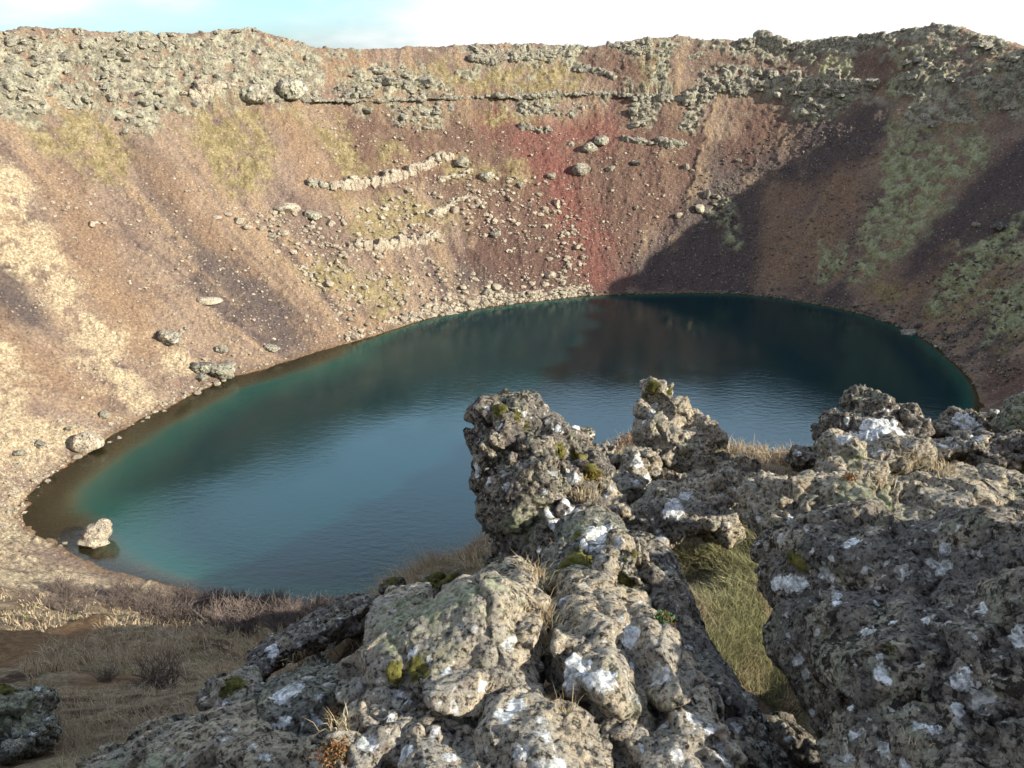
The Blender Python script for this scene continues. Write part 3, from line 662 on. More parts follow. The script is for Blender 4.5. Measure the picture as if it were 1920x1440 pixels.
rock('small rounded grey brown lump between the square lichen lump and the dark gully',
 [(1165,1348,55,52,2.95,.26),(1190,1392,45,45,2.85,.25,20),(1150,1400,40,35,2.85,.22)], .009, M_LAVA, [(1212,1405,9),(1150,1322,7)], seed=5, cracks=.3, crack_depth=.012)
rock('tall lava block with bright crust along the dark gully at the bottom of the photo',
 [(1285,1340,66,95,3.0,.36,-18),(1322,1420,60,60,2.8,.34,-15),(1255,1295,48,48,3.1,.3),(1250,1420,55,50,2.75,.3)], .009, M_LAVA,
 [(1262,1290,12),(1300,1350,11),(1335,1375,13),(1350,1400,10),(1245,1360,9),(1270,1420,10),(1355,1425,10)], seed=6, cracks=.33, crack_depth=.02)
rock('speckled lava boulder with black and white crusts beside the orange crowberry',
 [(770,1340,95,62,3.0,.36,18),(830,1400,115,58,2.75,.36,10),(700,1290,60,55,3.2,.34,20),(690,1385,62,58,2.85,.32),(740,1270,45,50,3.25,.3),(880,1420,70,40,2.7,.3)], .009, M_LAVA,
 [(760,1413,15),(690,1395,18),(700,1262,12),(722,1282,11),(770,1312,12),(745,1300,10),(710,1270,9),(842,1420,12),(815,1375,8),(800,1400,7),(730,1345,7),(700,1240,12)], [(770,1250,12)], seed=7, cracks=.3, crack_depth=.022)
rock('lava lump with one big oval white lichen, left of the orange crowberry',
 [(570,1340,78,55,3.3,.34,8),(590,1292,62,38,3.5,.32,-12),(540,1312,38,40,3.45,.28),(625,1380,40,40,3.15,.25)], .010, M_LAVA_SAGE,
 [(545,1292,20),(530,1305,17),(538,1300,20),(527,1355,15),(550,1397,15),(597,1355,11),(590,1345,8),(600,1305,7)], seed=8, cracks=.35, crack_depth=.015)
rock('long low tan lava ledge along the bottom edge at the left',
 [(430,1400,150,48,3.2,.36,-10),(275,1425,105,36,3.4,.34,-12),(340,1415,90,45,3.3,.34),(520,1432,120,50,2.95,.34),(610,1432,60,45,2.85,.3),(200,1445,60,25,3.4,.25,-10)], .010, M_LAVA_TAN,
 [(470,1400,8),(500,1415,10),(420,1385,6)], (), [(230,1430,30),(300,1440,30)], seed=9, cracks=.45, crack_depth=.016)
rock('dark slanting lava slab that walls the grassy gully',
 [(1228,1070,50,72,4.3,.3,-25),(1258,1160,46,120,4.0,.32,-24),(1325,1290,46,140,3.6,.34,-30),(1400,1400,46,120,3.25,.34,-32),(1290,1215,44,150,3.8,.3,-28),(1370,1350,44,130,3.45,.32,-32)], .011, M_LAVA_DARK,
 [(1262,1200,9),(1275,1215,8),(1300,1255,5),(1340,1300,6),(1368,1320,6)], [(1165,1095,14)], (), seed=10, cracks=.5, crack_depth=.02, layered=.7)
rock('pale pointed stone standing upright in front of the mossy block',
 [(1130,1075,26,46,3.75,.12,14),(1122,1100,18,22,3.72,.1)], .007, M_LAVA_TAN, [(1128,1045,7)], seed=11, cracks=.2, crack_depth=.01)
rock('narrow pale fin of lava with white crust, right of the pointed stone',
 [(1166,1050,24,52,3.95,.12,-8),(1198,1045,18,40,4.05,.12,-6),(1185,1085,26,30,3.9,.14)], .007, M_LAVA_TAN, [(1160,1020,10),(1172,1050,9),(1172,1072,8)], [(1172,1098,18),(1190,1040,6)], seed=12, cracks=.2, crack_depth=.012)
rock('whitish lava block with dark green moss down its left side',
 [(1115,1015,68,48,4.7,.36,-16),(1080,1050,62,42,4.6,.34,-8),(1110,1065,60,40,4.5,.3)], .010, M_LAVA_SAGE,
 [(1115,1005,22),(1140,1000,18),(1100,1020,14),(1150,1025,12),(1130,1030,13)], [(1085,1050,24),(1060,1062,16),(1078,1010,9)], [(1080,1000,30)], seed=13, cracks=.35, crack_depth=.012)
rock('tall knobbly lava outcrop overhanging the lake, yellow moss on its top',
 [(985,790,46,42,6.2,.36,10),(930,795,42,30,6.1,.34,10),(1060,835,68,45,6.2,.4,18),(1010,850,95,66,6.1,.55),(935,885,48,58,6.0,.48),(985,930,88,80,5.9,.58),(1060,910,52,50,5.8,.45),(972,1000,52,76,5.8,.5),(1050,1005,108,80,5.6,.5),(985,1060,58,46,5.7,.45),(1000,940,90,90,5.8,.5),(1010,1075,60,40,5.5,.4),(962,1015,52,70,5.75,.45),(945,955,48,50,5.85,.45),(922,835,44,52,6.0,.4),(938,985,46,62,5.85,.42),(955,1045,50,48,5.75,.4),(1090,880,50,45,6.1,.35),(905,875,20,35,6,.3),(1100,865,35,35,6.0,.35),(908,785,14,14,6.1,.15)], .016, M_LAVA_DARK,
 [(1074,888,15),(1066,898,11),(937,801,6),(893,878,9),(897,890,7),(916,902,7),(951,911,7),(1074,968,18),(1070,978,14),(1044,983,13),(1056,985,10),(1090,979,12),(1029,964,11),(1060,940,8),(1046,802,7),(1020,922,5),(1080,800,8),(915,765,5),(985,775,6),(1010,1030,6)],
 [(935,765,15),(968,782,7),(1048,850,16),(1083,855,17),(987,797,6),(1110,885,15)], [(980,990,40),(1000,960,30)], amp=1.9, seed=14, cracks=.42, crack_depth=.06, size=1.35)
rock('leaning lava peak with yellow moss on its tip, in front of the bright water',
 [(1232,738,30,28,7.9,.24,20),(1262,785,50,48,7.8,.34,25),(1310,812,42,36,7.7,.34,15),(1222,795,40,42,7.7,.32),(1270,830,80,36,7.6,.42,8),(1212,725,12,16,7.9,.12)], .019, M_LAVA_TAN,
 [(1222,760,9),(1226,772,8),(1207,790,5),(1222,778,7),(1252,722,5)], [(1225,726,12),(1262,731,9),(1212,745,7)], amp=1.7, seed=15, cracks=.4, crack_depth=.06, size=1.35)
KN = [('knobbly lava hump with a bright crest, left of the low knobs below the peak',[(1195,880,42,42,7.2,.34,15),(1175,915,40,35,7.0,.3)],[(1201,864,14),(1216,897,9),(1190,905,8)],()),
 ('low tan lava shelf just below the leaning peak',[(1290,865,80,30,7.6,.36,10),(1240,855,50,25,7.5,.3),(1340,870,40,25,7.5,.28)],[(1300,850,5),(1222,845,6)],()),
 ('dark lava hump with one white lichen blotch above the grassy hollow',[(1285,955,92,48,6.4,.42,8),(1320,925,55,42,6.6,.36),(1230,975,60,40,6.3,.34),(1350,985,40,35,6.3,.3)],[(1263,958,18),(1270,945,13),(1258,970,10),(1286,931,10),(1335,1010,7),(1235,1000,7)],()),
 ('small knob with yellow lichen at the right end of the knobs',[(1352,905,26,30,7.0,.22),(1340,925,28,18,6.9,.2)],(),[(1358,925,6)]),
 ('tan pointed knob on the skyline of the grassy saddle',[(1385,880,26,26,7.4,.2,20),(1365,895,22,18,7.3,.18)],(),()),
 ('low lava stones between the tall outcrop and the knobs',[(1130,935,36,24,6.6,.26),(1160,960,45,28,6.4,.28),(1110,965,30,22,6.3,.2)],[(1144,915,7),(1135,930,6)],[(1115,915,16)]),
 ('small lava knob in the brown saddle behind the tall outcrop',[(1135,845,24,16,7.5,.2),(1152,860,14,12,7.4,.14)],(),()),
 ('rounded knob at the foot of the low tan shelf',[(1300,893,26,18,7.1,.2),(1330,905,18,14,7.0,.16),(1270,900,22,16,7.0,.18)],(),())]
for i, (lb, bl, lc, ms) in enumerate(KN):
    rock(lb, bl, .017, M_LAVA if i in (0, 2, 5) else M_LAVA_TAN, lc, ms, amp=1.7, seed=20+i, cracks=.3, crack_depth=.05, size=1.3)
rock('big dark lava crag with a broad white lichen sheet, between water and right slab',
 [(1628,757,44,32,6.9,.32,8),(1608,800,62,40,6.8,.4),(1690,800,36,44,6.8,.34,20),(1650,832,85,42,6.7,.42),(1568,790,24,30,6.8,.24),(1700,840,40,30,6.6,.3)], .016, M_LAVA_DARK,
 [(1640,805,24),(1628,825,20),(1655,795,18),(1620,840,11),(1678,800,13),(1692,812,11),(1700,830,9),(1590,790,7),(1596,815,8),(1660,770,6)], (), [(1628,745,22)], amp=1.8, seed=31, cracks=.38, crack_depth=.06, size=1.3)
rock('two tiered rounded boulder in front of the big crag', [(1572,838,36,28,5.9,.26,8),(1590,880,58,34,5.8,.32,4),(1555,890,24,30,5.7,.25)], .013, M_LAVA, [(1580,822,12),(1600,893,6),(1627,888,7),(1560,850,6)], (), [(1600,870,30)], amp=1.3, seed=32, cracks=.3, crack_depth=.03)
rock('grey boulder tucked against the foot of the big crag', [(1690,850,48,30,6.1,.3,5),(1650,862,35,22,6.0,.24)], .015, M_LAVA, [(1640,855,9),(1655,845,7)], amp=1.4, seed=33, cracks=.3, crack_depth=.03)
rock('slanting stone with a white lichen crest right of the big crag', [(1812,795,42,22,7.0,.28,30),(1785,815,45,22,6.9,.3,5)], .016, M_LAVA_DARK, [(1808,785,17),(1820,797,16),(1835,812,12),(1795,782,8)], amp=1.5, seed=34, cracks=.3, crack_depth=.05, size=1.2)
rock('low white crusted stone below the slanting stone', [(1800,833,62,20,6.4,.3,-6),(1755,842,35,18,6.3,.24)], .015, M_LAVA, [(1800,828,22),(1820,826,18),(1778,836,14)], amp=1.3, seed=35, cracks=.3, crack_depth=.04)
rock('small upright knob on the far right rock line', [(1868,788,24,20,7.3,.2),(1855,805,26,16,7.2,.2)], .016, M_LAVA, [(1872,775,7)], amp=1.5, seed=36, cracks=.3, crack_depth=.05, size=1.2)
rock('sage grey boulder cut by the right edge of the photo', [(1915,790,34,50,6.5,.34),(1935,760,35,35,6.5,.3)], .015, M_LAVA_SAGE, (), (), [(1905,780,40)], amp=1.3, seed=37, cracks=.35, crack_depth=.03)
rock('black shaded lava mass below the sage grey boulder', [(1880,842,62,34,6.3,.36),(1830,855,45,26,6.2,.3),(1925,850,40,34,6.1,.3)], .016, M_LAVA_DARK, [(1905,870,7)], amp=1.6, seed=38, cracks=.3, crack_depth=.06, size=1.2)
rock('dark low rocks on the water line left of the slanting stone', [(1752,812,30,14,7.2,.2),(1725,822,25,14,7.1,.2)], .016, M_LAVA_DARK, (), amp=1.5, seed=39, cracks=.25, crack_depth=.05)
rock('layered lava shelf with sunlit tan put in its colour, sloping behind the huge dark slab, right of the gully',  # slab top split off in lighter tan, standing in for sunlight
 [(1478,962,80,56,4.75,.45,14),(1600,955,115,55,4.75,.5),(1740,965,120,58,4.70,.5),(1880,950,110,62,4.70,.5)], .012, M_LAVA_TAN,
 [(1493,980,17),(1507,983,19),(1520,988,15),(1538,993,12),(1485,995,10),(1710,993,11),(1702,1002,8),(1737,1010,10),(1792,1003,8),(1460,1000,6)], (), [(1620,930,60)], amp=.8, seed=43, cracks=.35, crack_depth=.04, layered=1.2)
rock('huge dark lava slab filling the lower right, spotted with white lichens',
 [(1525,1085,82,100,4.04,.5,-12),(1640,1075,135,110,3.84,.6),(1790,1090,135,120,3.54,.6),(1910,1110,110,130,3.25,.6),
  (1562,1220,88,115,3.49,.5,-12),(1690,1245,150,125,3.20,.6),(1850,1260,130,130,2.92,.6),(1950,1260,80,150,2.69,.6),(1618,1360,80,95,3.07,.45,-16),(1740,1390,130,90,2.76,.5),(1890,1410,110,80,2.48,.5),(1472,1105,26,55,4.00,.3,8)], .011, M_LAVA_DARK,
 [(1597,1017,11),(1590,1022,8),(1547,1072,14),(1552,1080,12),(1477,1093,17),(1457,1092,16),(1500,1093,14),(1490,1096,14),(1577,1103,15),(1568,1120,11),(1572,1130,9),(1620,1182,11),(1630,1186,8),(1775,1031,11),(1765,1065,13),(1776,1058,9),(1735,1160,8),(1910,1185,17),(1915,1200,14),(1803,1278,15),(1795,1272,9),(1810,1253,6),(1653,1262,13),(1658,1275,10),(1660,1258,8),(1598,1325,7),(1725,1365,10),(1750,1373,11),(1600,1382,9),(1617,1370,6),(1797,1330,11),(1495,1237,8),(1510,1267,8),(1600,1245,5),(1648,1228,6),(1676,1165,6),(1520,1337,8),(1690,1075,6),(1840,1145,10),(1640,1130,7)],
 [(1497,1055,12),(1482,1040,9),(1540,1195,9),(1668,1217,8)], (), seed=41, cracks=.5, crack_depth=.045, layered=.55, amp=.85)
rock('grey lava hump with an oval white lichen at the bottom right',
 [(1680,1425,95,48,2.75,.32,12),(1600,1440,50,38,2.8,.28),(1800,1440,90,30,2.7,.3,10),(1760,1425,70,40,2.75,.3)], .009, M_LAVA, [(1663,1393,20),(1655,1397,15),(1675,1390,14),(1705,1432,12),(1590,1420,9)], (), [(1720,1420,30)], seed=42, cracks=.35, crack_depth=.018)
rock('dark lava slab with white spots rising from the dry grass left of centre',
 [(575,1195,130,30,5.5,.4,-24),(660,1160,70,28,5.7,.38,-18),(500,1240,55,22,5.3,.3,-28)], .014, M_LAVA_DARK, [(513,1208,9),(505,1214,7),(517,1222,9),(511,1228,7),(605,1200,8),(612,1208,5),(620,1212,8),(472,1255,8),(638,1160,6),(560,1215,5)], amp=1.2, seed=51, cracks=.4, crack_depth=.02)
rock('lava block capped with bright yellow green moss', [(432,1295,44,36,4.55,.28,-5),(460,1315,35,30,4.45,.24),(405,1310,22,22,4.5,.2)], .011, M_LAVA, [(420,1322,10),(435,1330,9)], [(442,1283,19),(430,1296,15)], seed=52, cracks=.28, crack_depth=.015)
rock('flat grey stone leaning on the yellow green moss block', [(525,1290,55,22,4.3,.25,-6),(490,1310,35,16,4.2,.2)], .011, M_LAVA_SAGE, (), seed=53, cracks=.4, crack_depth=.01)
rock('thin dark stone in the grass edge left of the moss block', [(310,1372,55,14,4.6,.2,-28),(270,1392,25,10,4.6,.15,-20)], .011, M_LAVA_DARK, (), seed=54, cracks=.3, crack_depth=.01)
rock('dark sage speckled boulder at the bottom left corner', [(32,1355,48,60,7.2,.46),(2,1325,42,46,7.2,.42),(60,1385,35,35,7.0,.35)], .018, M_LAVA_SAGE, [(70,1292,5),(58,1320,6),(75,1330,5),(85,1350,6),(40,1345,6),(25,1375,5),(60,1375,5)], [(8,1276,20)], [(30,1320,50)], amp=1.7, seed=55, cracks=.4, crack_depth=.05, size=1.3)
rock('small dark stone with a moss cap at the grassy brink', [(735,1102,26,15,5.9,.2)], .014, M_LAVA_DARK, (), [(732,1089,16)], seed=56, cracks=.25, crack_depth=.02)
rock('low stone blanketed in olive moss at the grassy brink', [(800,1100,40,14,5.7,.25,-14),(835,1090,30,14,5.75,.22,-10)], .014, M_LAVA_DARK, (), [(790,1098,22),(825,1088,24),(845,1085,18)], seed=57, cracks=.25, crack_depth=.02)
rock('white tipped stone on the brown grass saddle', [(1512,862,34,20,7.7,.24,-10),(1495,850,14,12,7.7,.14)], .017, M_LAVA_DARK, [(1493,850,8)], amp=1.4, seed=58, cracks=.3, crack_depth=.04)
rock('dark lava wedge added for the black shade at the bottom of the grassy gully', [(1490,1420,62,70,3.75,.3,-25),(1450,1395,35,40,3.8,.22,-20)], .012, M_LAVA_DARK, [(1480,1385,6)], seed=59, cracks=.35, crack_depth=.03)  # dark rock put in so the gully bottom reads as black shade
log('rocks built', sum(len(o.data.vertices) for o, b in ALLROCKS))
# ------------------------------------------------------------------ ledges and boulders of the crater wall
def lump(c, ax, rad, p=4.0, seed=0, nz=.12):
    v, f = ICO3; n = ((np.abs(v)+1e-6)**p).sum(1)**(1/p); u = v/n[:, None]*np.array(rad)
    P = u[:, 0:1]*ax[0]+u[:, 1:2]*ax[1]+u[:, 2:3]*ax[2]
    P = P*(1+nz*fbm(P/np.mean(rad)*.9+seed*2.7, 3))[:, None]+c
    return P.astype(np.float32), f
def ledge(label, pts, h, dep=2.0, mat=None, voxel=.24, seed=1, columns=0.0, step=1.9, name='rock_ledge', cat='ledge', gap=0.0, out=.35, amp=1.0):
    r_ = np.random.default_rng(seed*13+5)
    G = np.array([ground_hit(x, y, far=True) for x, y in pts]); seg = np.linalg.norm(np.diff(G, axis=0), axis=1); cs = np.concatenate([[0], np.cumsum(seg)])
    parts = []; t = 0
    while t < cs[-1]:
        L_ = step*r_.uniform(.7, 1.6); m = min(t+L_/2, cs[-1])
        c = np.array([np.interp(m, cs, G[:, k]) for k in range(3)]); c2 = np.array([np.interp(m+.5, cs, G[:, k]) for k in range(3)]); c1 = np.array([np.interp(m-.5, cs, G[:, k]) for k in range(3)])
        tg = c2-c1; tg /= np.linalg.norm(tg)+1e-9
        up = np.array([0, 0, 1.])+r_.normal(0, .06, 3); inn = np.cross(up, tg); inn /= np.linalg.norm(inn)
        if inn@np.array([CEN[0]-c[0], CEN[1]-c[1], 0]) < 0: inn = -inn
        up = np.cross(tg, inn); up *= np.sign(up[2])
        hh = h*(1+(.4 if not columns else .22)*math.sin(m*.9+seed)*math.sin(m*.37+seed*2))*(r_.uniform(.6, 1.2) if not columns else r_.uniform(.88, 1.08))*min(1, .45+.3*min(m, cs[-1]-m))
        if r_.random() < gap: hh *= .45
        parts.append(lump(c+inn*(out*(r_.uniform(-.6, 1.6) if not columns else r_.uniform(.85, 1.15))-.3*dep*.5)+up*hh*r_.uniform(-.15, .2), (tg, inn, up), (L_*r_.uniform(.5, .62), dep*r_.uniform(.4, .6), hh*.55), r_.uniform(3, 9) if not columns else 8, seed+len(parts), .12 if not columns else .04))
        t += L_*(.92 if not columns else .74)
    V, Fq = remeshed(parts, voxel); N = vnormals(V, Fq)
    q = V; F1, F2, ID, D = voronoi(q*np.float32([.8, .8, .8 if not columns else .25])+seed)
    d = ((HV[ID]-.5)*D).sum(1)*.8+(HV[ID, 0]-.5)*.4-(.32 if not columns else .16)*(1-sstep(0, .12, F2-F1))+.16*fbm(q*1.3, 3)+.07*fbm(q*4, 2)
    V = V+N*(d*amp)[:, None]
    c0 = V.mean(0); me = mesh_from(name, V-c0, Fq, mat or M_WALL_ROCK)
    for a in ('lichen', 'moss', 'sage'): fattr(me, a, np.full(len(V), .9))
    o = link(name, me, loc=c0); tag(o, label, cat); return o
ledge('long thin dark lava bed running along the upper far wall, undercut at its base', [(565,186),(640,189),(720,188),(800,185),(880,182),(960,181),(1040,178),(1120,176),(1190,178)], 1.2, 1.8, M_WALL_ROCK, .24, 1, gap=.25, out=.6, step=2.8)
ledge('right hand end of the upper lava bed, dark shadow under its lip', [(1195,182),(1230,184),(1262,186),(1290,188),(1330,178)], 2.2, 2.4, M_WALL_ROCK, .26, 2, out=.8)
ledge('white faced rock band curving up to the right on the sunlit middle slope', [(618,349),(660,347),(700,343),(740,333),(780,318),(815,303),(845,292)], 2.4, 1.8, M_PALE_ROCK, .19, 3, columns=1, gap=.07, step=1.5)
ledge('grey twin outcrop left of the white rock band', [(576,345),(600,347),(614,349)], 3.0, 2.0, M_WALL_ROCK, .22, 4, step=2.4)
ledge('broken pale columns in a row below the grassy shelf', [(652,462),(690,463),(730,461),(765,455),(800,448),(825,440)], 2.6, 1.7, M_PALE_ROCK, .2, 5, columns=1, step=1.1, gap=.1)
ledge('crumbling pale blocks on the slope above the broken columns', [(800,405),(830,395),(855,375),(880,370),(900,378)], 2.0, 1.8, M_PALE_ROCK, .22, 6, gap=.2)
ledge('short lava ledge inside the red scree', [(975,243),(995,242),(1015,246),(1036,247)], 1.9, 1.7, M_WALL_ROCK, .24, 7, gap=.15)
ledge('rounded lava ledge with a dark lip right of the red scree', [(1165,258),(1185,265),(1205,268),(1222,268)], 1.7, 1.8, M_WALL_ROCK, .24, 8, step=2.6)
ledge('lava ledge ending above a mossy streak, right of the dark lipped ledge', [(1232,262),(1250,270),(1266,272),(1280,272)], 2.6, 2.0, M_WALL_ROCK, .24, 9, step=2.6)
ledge('blocky lava cliff band on the right, half in shadow', [(1345,165),(1375,166),(1410,163),(1440,158),(1475,163),(1510,162),(1550,157),(1590,158),(1630,158)], 3.6, 2.4, M_WALL_ROCK, .28, 10, step=2.8, gap=.08)
ledge('craggy lava parapet on the right skyline', [(1385,82),(1420,80),(1450,86),(1480,92),(1520,90),(1560,85),(1600,80),(1650,72)], 3.2, 2.6, M_WALL_ROCK, .28, 11, step=3.0, gap=.05)
ledge('lava crag under the brown rim right of the middle', [(1075,128),(1092,130),(1120,136),(1140,140),(1152,148)], 2.4, 2.0, M_WALL_ROCK, .26, 12, gap=.1)
ledge('low grey lava bed under the middle skyline', [(880,112),(920,112),(960,110),(1000,108),(1040,105),(1070,102)], 2.2, 2.2, M_WALL_ROCK, .26, 13, gap=.15)
ledge('pale rock rib at the foot of the left crags', [(355,180),(385,172),(410,165),(440,158)], 3.0, 2.0, M_PALE_ROCK, .24, 14, step=2.2)
ledge('lava shelf under the white rock band, beside a leaning block', [(820,338),(845,332),(870,326),(885,318)], 1.5, 1.6, M_PALE_ROCK, .22, 15, gap=.1)
log('ledges built')

def boulder_mesh(name, seed, sub, mat, facets=11, nz=.10, el=(1.25, 1.0, .85)):
    r_ = np.random.default_rng(seed); v, f = ico(sub)
    nn = r_.normal(size=(facets, 3)); nn /= np.linalg.norm(nn, axis=1)[:, None]; hh = r_.uniform(.55, .85, facets)
    pr = np.clip(v@nn.T, 1e-3, None); rr = np.minimum((hh/pr).min(1), 1.0)
    V = v*rr[:, None]; V = V*(1+nz*fbm(v*1.7+seed, 4, gain=.6))[:, None]*np.array(el)
    me = mesh_from(name, V, f, mat, smooth=sub > 3)
    for a in ('lichen', 'moss', 'sage'): fattr(me, a, np.full(len(V), .9))
    return me
PROTO = {}
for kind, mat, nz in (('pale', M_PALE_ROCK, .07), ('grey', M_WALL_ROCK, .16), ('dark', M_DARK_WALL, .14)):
    PROTO[kind] = [[boulder_mesh('boulder', 100+7*i+len(kind)*31, 4, mat, 12, nz) for i in range(5)], [None]*5]
NB = 0
def put_boulder(px, py, wpx, hpx, kind, label, group=None, sink=.25, P=None):
    """one boulder: the first of each shape is linked, later ones are copies of it"""
    global NB
    if P is None: P, nor = hit_ground(px, py+hpx*.35)
    d = P@FWD; sx = wpx*.5*d/F/1.0; sz = hpx*.5*d/F/.78
    i = NB % 5; ms, obs = PROTO[kind]
    if obs[i] is None: o = link('boulder', ms[i]); obs[i] = o
    else: o = obs[i].copy(); COL.objects.link(o)
    NB += 1
    for k in ('group', 'label'):
        if k in o: del o[k]
    o.location = P+np.array([0, 0, sz*(.85-2*sink)]); o.scale = (sx, (sx+sz)*.5, sz); o.rotation_euler = (random.uniform(-.25, .25), random.uniform(-.25, .25), random.choice((0, math.pi))+random.uniform(-.5, .5))
    tag(o, label, 'boulder', group); return o
HAND = [
 (475,170,50,42,'grey','big round lava boulder bulging from the left crags above the grass'),(548,163,46,42,'grey','big humped lava boulder with shadow on its left, ending the left crags'),(588,184,36,14,'grey','flat lava boulder resting on the thin dark bed'),
 (173,418,12,14,'pale','lone small grey stone on the orange slope far left'),(540,389,40,20,'pale','long pale boulder, upper left of the rubble fan'),(587,401,26,18,'grey','grey half dome boulder right of the long pale boulder'),
 (407,407,15,9,'pale','first small pale stone of the diagonal row'),(428,401,16,9,'pale','flat pale stone in the diagonal row under the grass'),(449,411,20,15,'pale','tilted pale block in the diagonal row'),(465,425,14,11,'pale','squarish stone under the tilted pale block'),(490,427,18,12,'pale','pale stone left of the cubic block'),(533,434,17,14,'pale','cubic pale block over the rubble fan'),(511,443,20,11,'grey','dark undercut stone left of the cubic block'),(621,416,13,16,'pale','upright pale stone by the grassy shelf'),
 (709,131,28,14,'grey','pale crag block under the middle left rim'),(733,150,36,20,'grey','larger crag block under the middle left rim'),(797,152,32,22,'grey','crag boulder in the moss left of the olive hollow'),(690,206,26,12,'grey','slanted slab below the thin bed at the left'),(748,259,20,9,'grey','dark slab lying on the brown slope'),
 (868,304,24,22,'grey','leaning grey block casting a long shadow above the shelf'),(853,391,13,18,'pale','upright pale splinter under the crumbling blocks'),(912,328,24,20,'grey','mossy boulder right of the leaning block'),(975,346,9,13,'grey','small upright stone left of the red scree'),(930,437,18,16,'grey','dark boulder in the grey scree below the crumbling blocks'),
 (1105,276,24,20,'grey','grey boulder right of the red scree, lower left of a pair'),(1127,261,22,22,'grey','pointed boulder right of the red scree, upper right of a pair'),(1089,315,30,26,'grey','round lichened boulder standing alone beside the red scree'),(1033,329,19,15,'grey','squat boulder on the red scree'),(1044,378,11,16,'pale','long pale shard on the red scree'),(1070,270,12,11,'grey','little stone above the round lichened boulder'),(1145,315,15,12,'grey','small dark boulder on the brown slope right of the round one'),(1191,305,19,9,'dark','dark slab below the dark lipped ledge'),
 (1187,207,21,20,'grey','blocky boulder below the right end of the upper bed'),(1196,229,34,9,'grey','flat boulder under the blocky one'),(1193,389,8,10,'grey','dark pebble like boulder in the brown scree'),(1273,402,14,13,'pale','bright grey boulder at the edge of the shadow'),(1287,311,10,14,'grey','small mossy stone over the streak of shrubs'),(1297,320,12,9,'grey','small round stone beside the mossy stone'),(1385,300,11,10,'grey','lone grey stone on the dark scree in the sun'),(1325,364,10,22,'grey','upright grey stone at the shadow edge'),(1311,389,16,18,'pale','pale round stone below the upright one'),
 (1446,139,30,24,'dark','dark jutting block above the right cliff band'),(1598,153,20,18,'grey','white topped boulder on the shaded cliff band'),(1636,151,26,16,'grey','pale boulder at the right end of the cliff band'),(1873,424,30,20,'dark','grey boulder high on the shaded right wall'),(1830,420,16,9,'grey','small pale stone left of the grey boulder on the shaded wall'),
 (393,561,38,16,'pale','pale crumbled boulder alone on the grey scree'),(320,631,46,34,'grey','grey striped dome boulder low on the left slope'),(347,614,9,9,'grey','little stone on the shoulder of the striped dome'),(415,653,21,16,'grey','egg shaped boulder above the double boulder'),(510,650,24,13,'grey','pair like knobbly stone near the left shore'),(380,685,36,22,'dark','dark left half of the double boulder at the left shore'),(420,690,56,36,'grey','big grey right half of the double boulder at the left shore'),(376,706,28,14,'grey','low stone at the foot of the double boulder'),
 (166,826,46,44,'pale','tall pale block at the water edge on the left'),(197,775,15,15,'grey','small grey stone upslope of the tall pale block'),(145,856,15,11,'pale','stone at the foot of the tall pale block'),(130,802,14,9,'grey','dark stone left of the tall pale block'),(75,830,26,13,'grey','dark tuft like boulder in the pale grass far left'),(38,848,18,13,'grey','leftmost low boulder in the pale grass'),(180,878,16,6,'pale','stone just breaking the water near the left end'),
 (71,932,9,5,'pale','tiny white stone on the left tip of the shore'),(122,1018,11,8,'pale','white stone by the lone rock in the lake'),(113,1023,8,6,'pale','smaller white stone by the lone rock in the lake'),
 (1033,515,17,15,'pale','round pale boulder above the shore, left of the red scree foot'),(1000,548,20,12,'pale','slab like pale boulder at the far shore'),(997,530,11,8,'pale','small pale stone over the slab like boulder'),(1055,548,17,10,'pale','pale boulder at the shore where the red scree ends'),(1056,530,10,8,'pale','small bright stone above the last shore boulder'),(914,546,17,11,'grey','grey flat boulder above the far shore'),(931,536,14,13,'pale','bright cube on the slope over the far shore'),(954,568,15,9,'dark','dark slanting slab at the far waterline'),(873,548,15,11,'pale','pale stone upslope of the shore line stones'),(847,587,24,10,'pale','long pale boulder in the shore line stones'),(890,523,14,10,'pale','small white stone on the grey fan'),
 (1704,624,36,24,'grey','pale cone shaped boulder at the right waterline'),(1722,609,16,12,'dark','dark stone behind the cone shaped boulder'),(1772,649,24,16,'grey','pale rounded boulder on the right shore'),(1772,628,15,14,'dark','grey stone above the rounded right shore boulder'),(1605,572,13,8,'grey','small stone at the far right waterline'),
]
for h in HAND: put_boulder(*h)
# the lone two-part rock standing in the shallows
def lake_rock():
    d = 50/(-ray(180, 1020)[2]); B = lambda cx, cy, a, b, rot, c, dd=0: blob(cx, cy, a, b, d+dd, c, rot, 3.2, 0, 71)
    V, Fq = remeshed([B(178,1017,27,13,-2,1.4), B(182,1001,21,25,30,1.2), B(194,986,12,12,20,1.0)], .09); N = vnormals(V, Fq)
    F1, F2, ID, D = voronoi(V*.8); V = V+N*(((HV[ID]-.5)*D).sum(1)*.16+.05*fbm(V*1.8, 3)-.03*(1-sstep(0, .1, F2-F1)))[:, None]
    c0 = V.mean(0); me = mesh_from('lake_rock', V-c0, Fq, M_PALE_ROCK)
    for a in ('lichen', 'moss', 'sage'): fattr(me, a, np.full(len(V), .9))
    tag(link('lake_rock', me, loc=c0), 'pale leaning rock standing alone in the shallow left end of the lake', 'rock')
lake_rock()
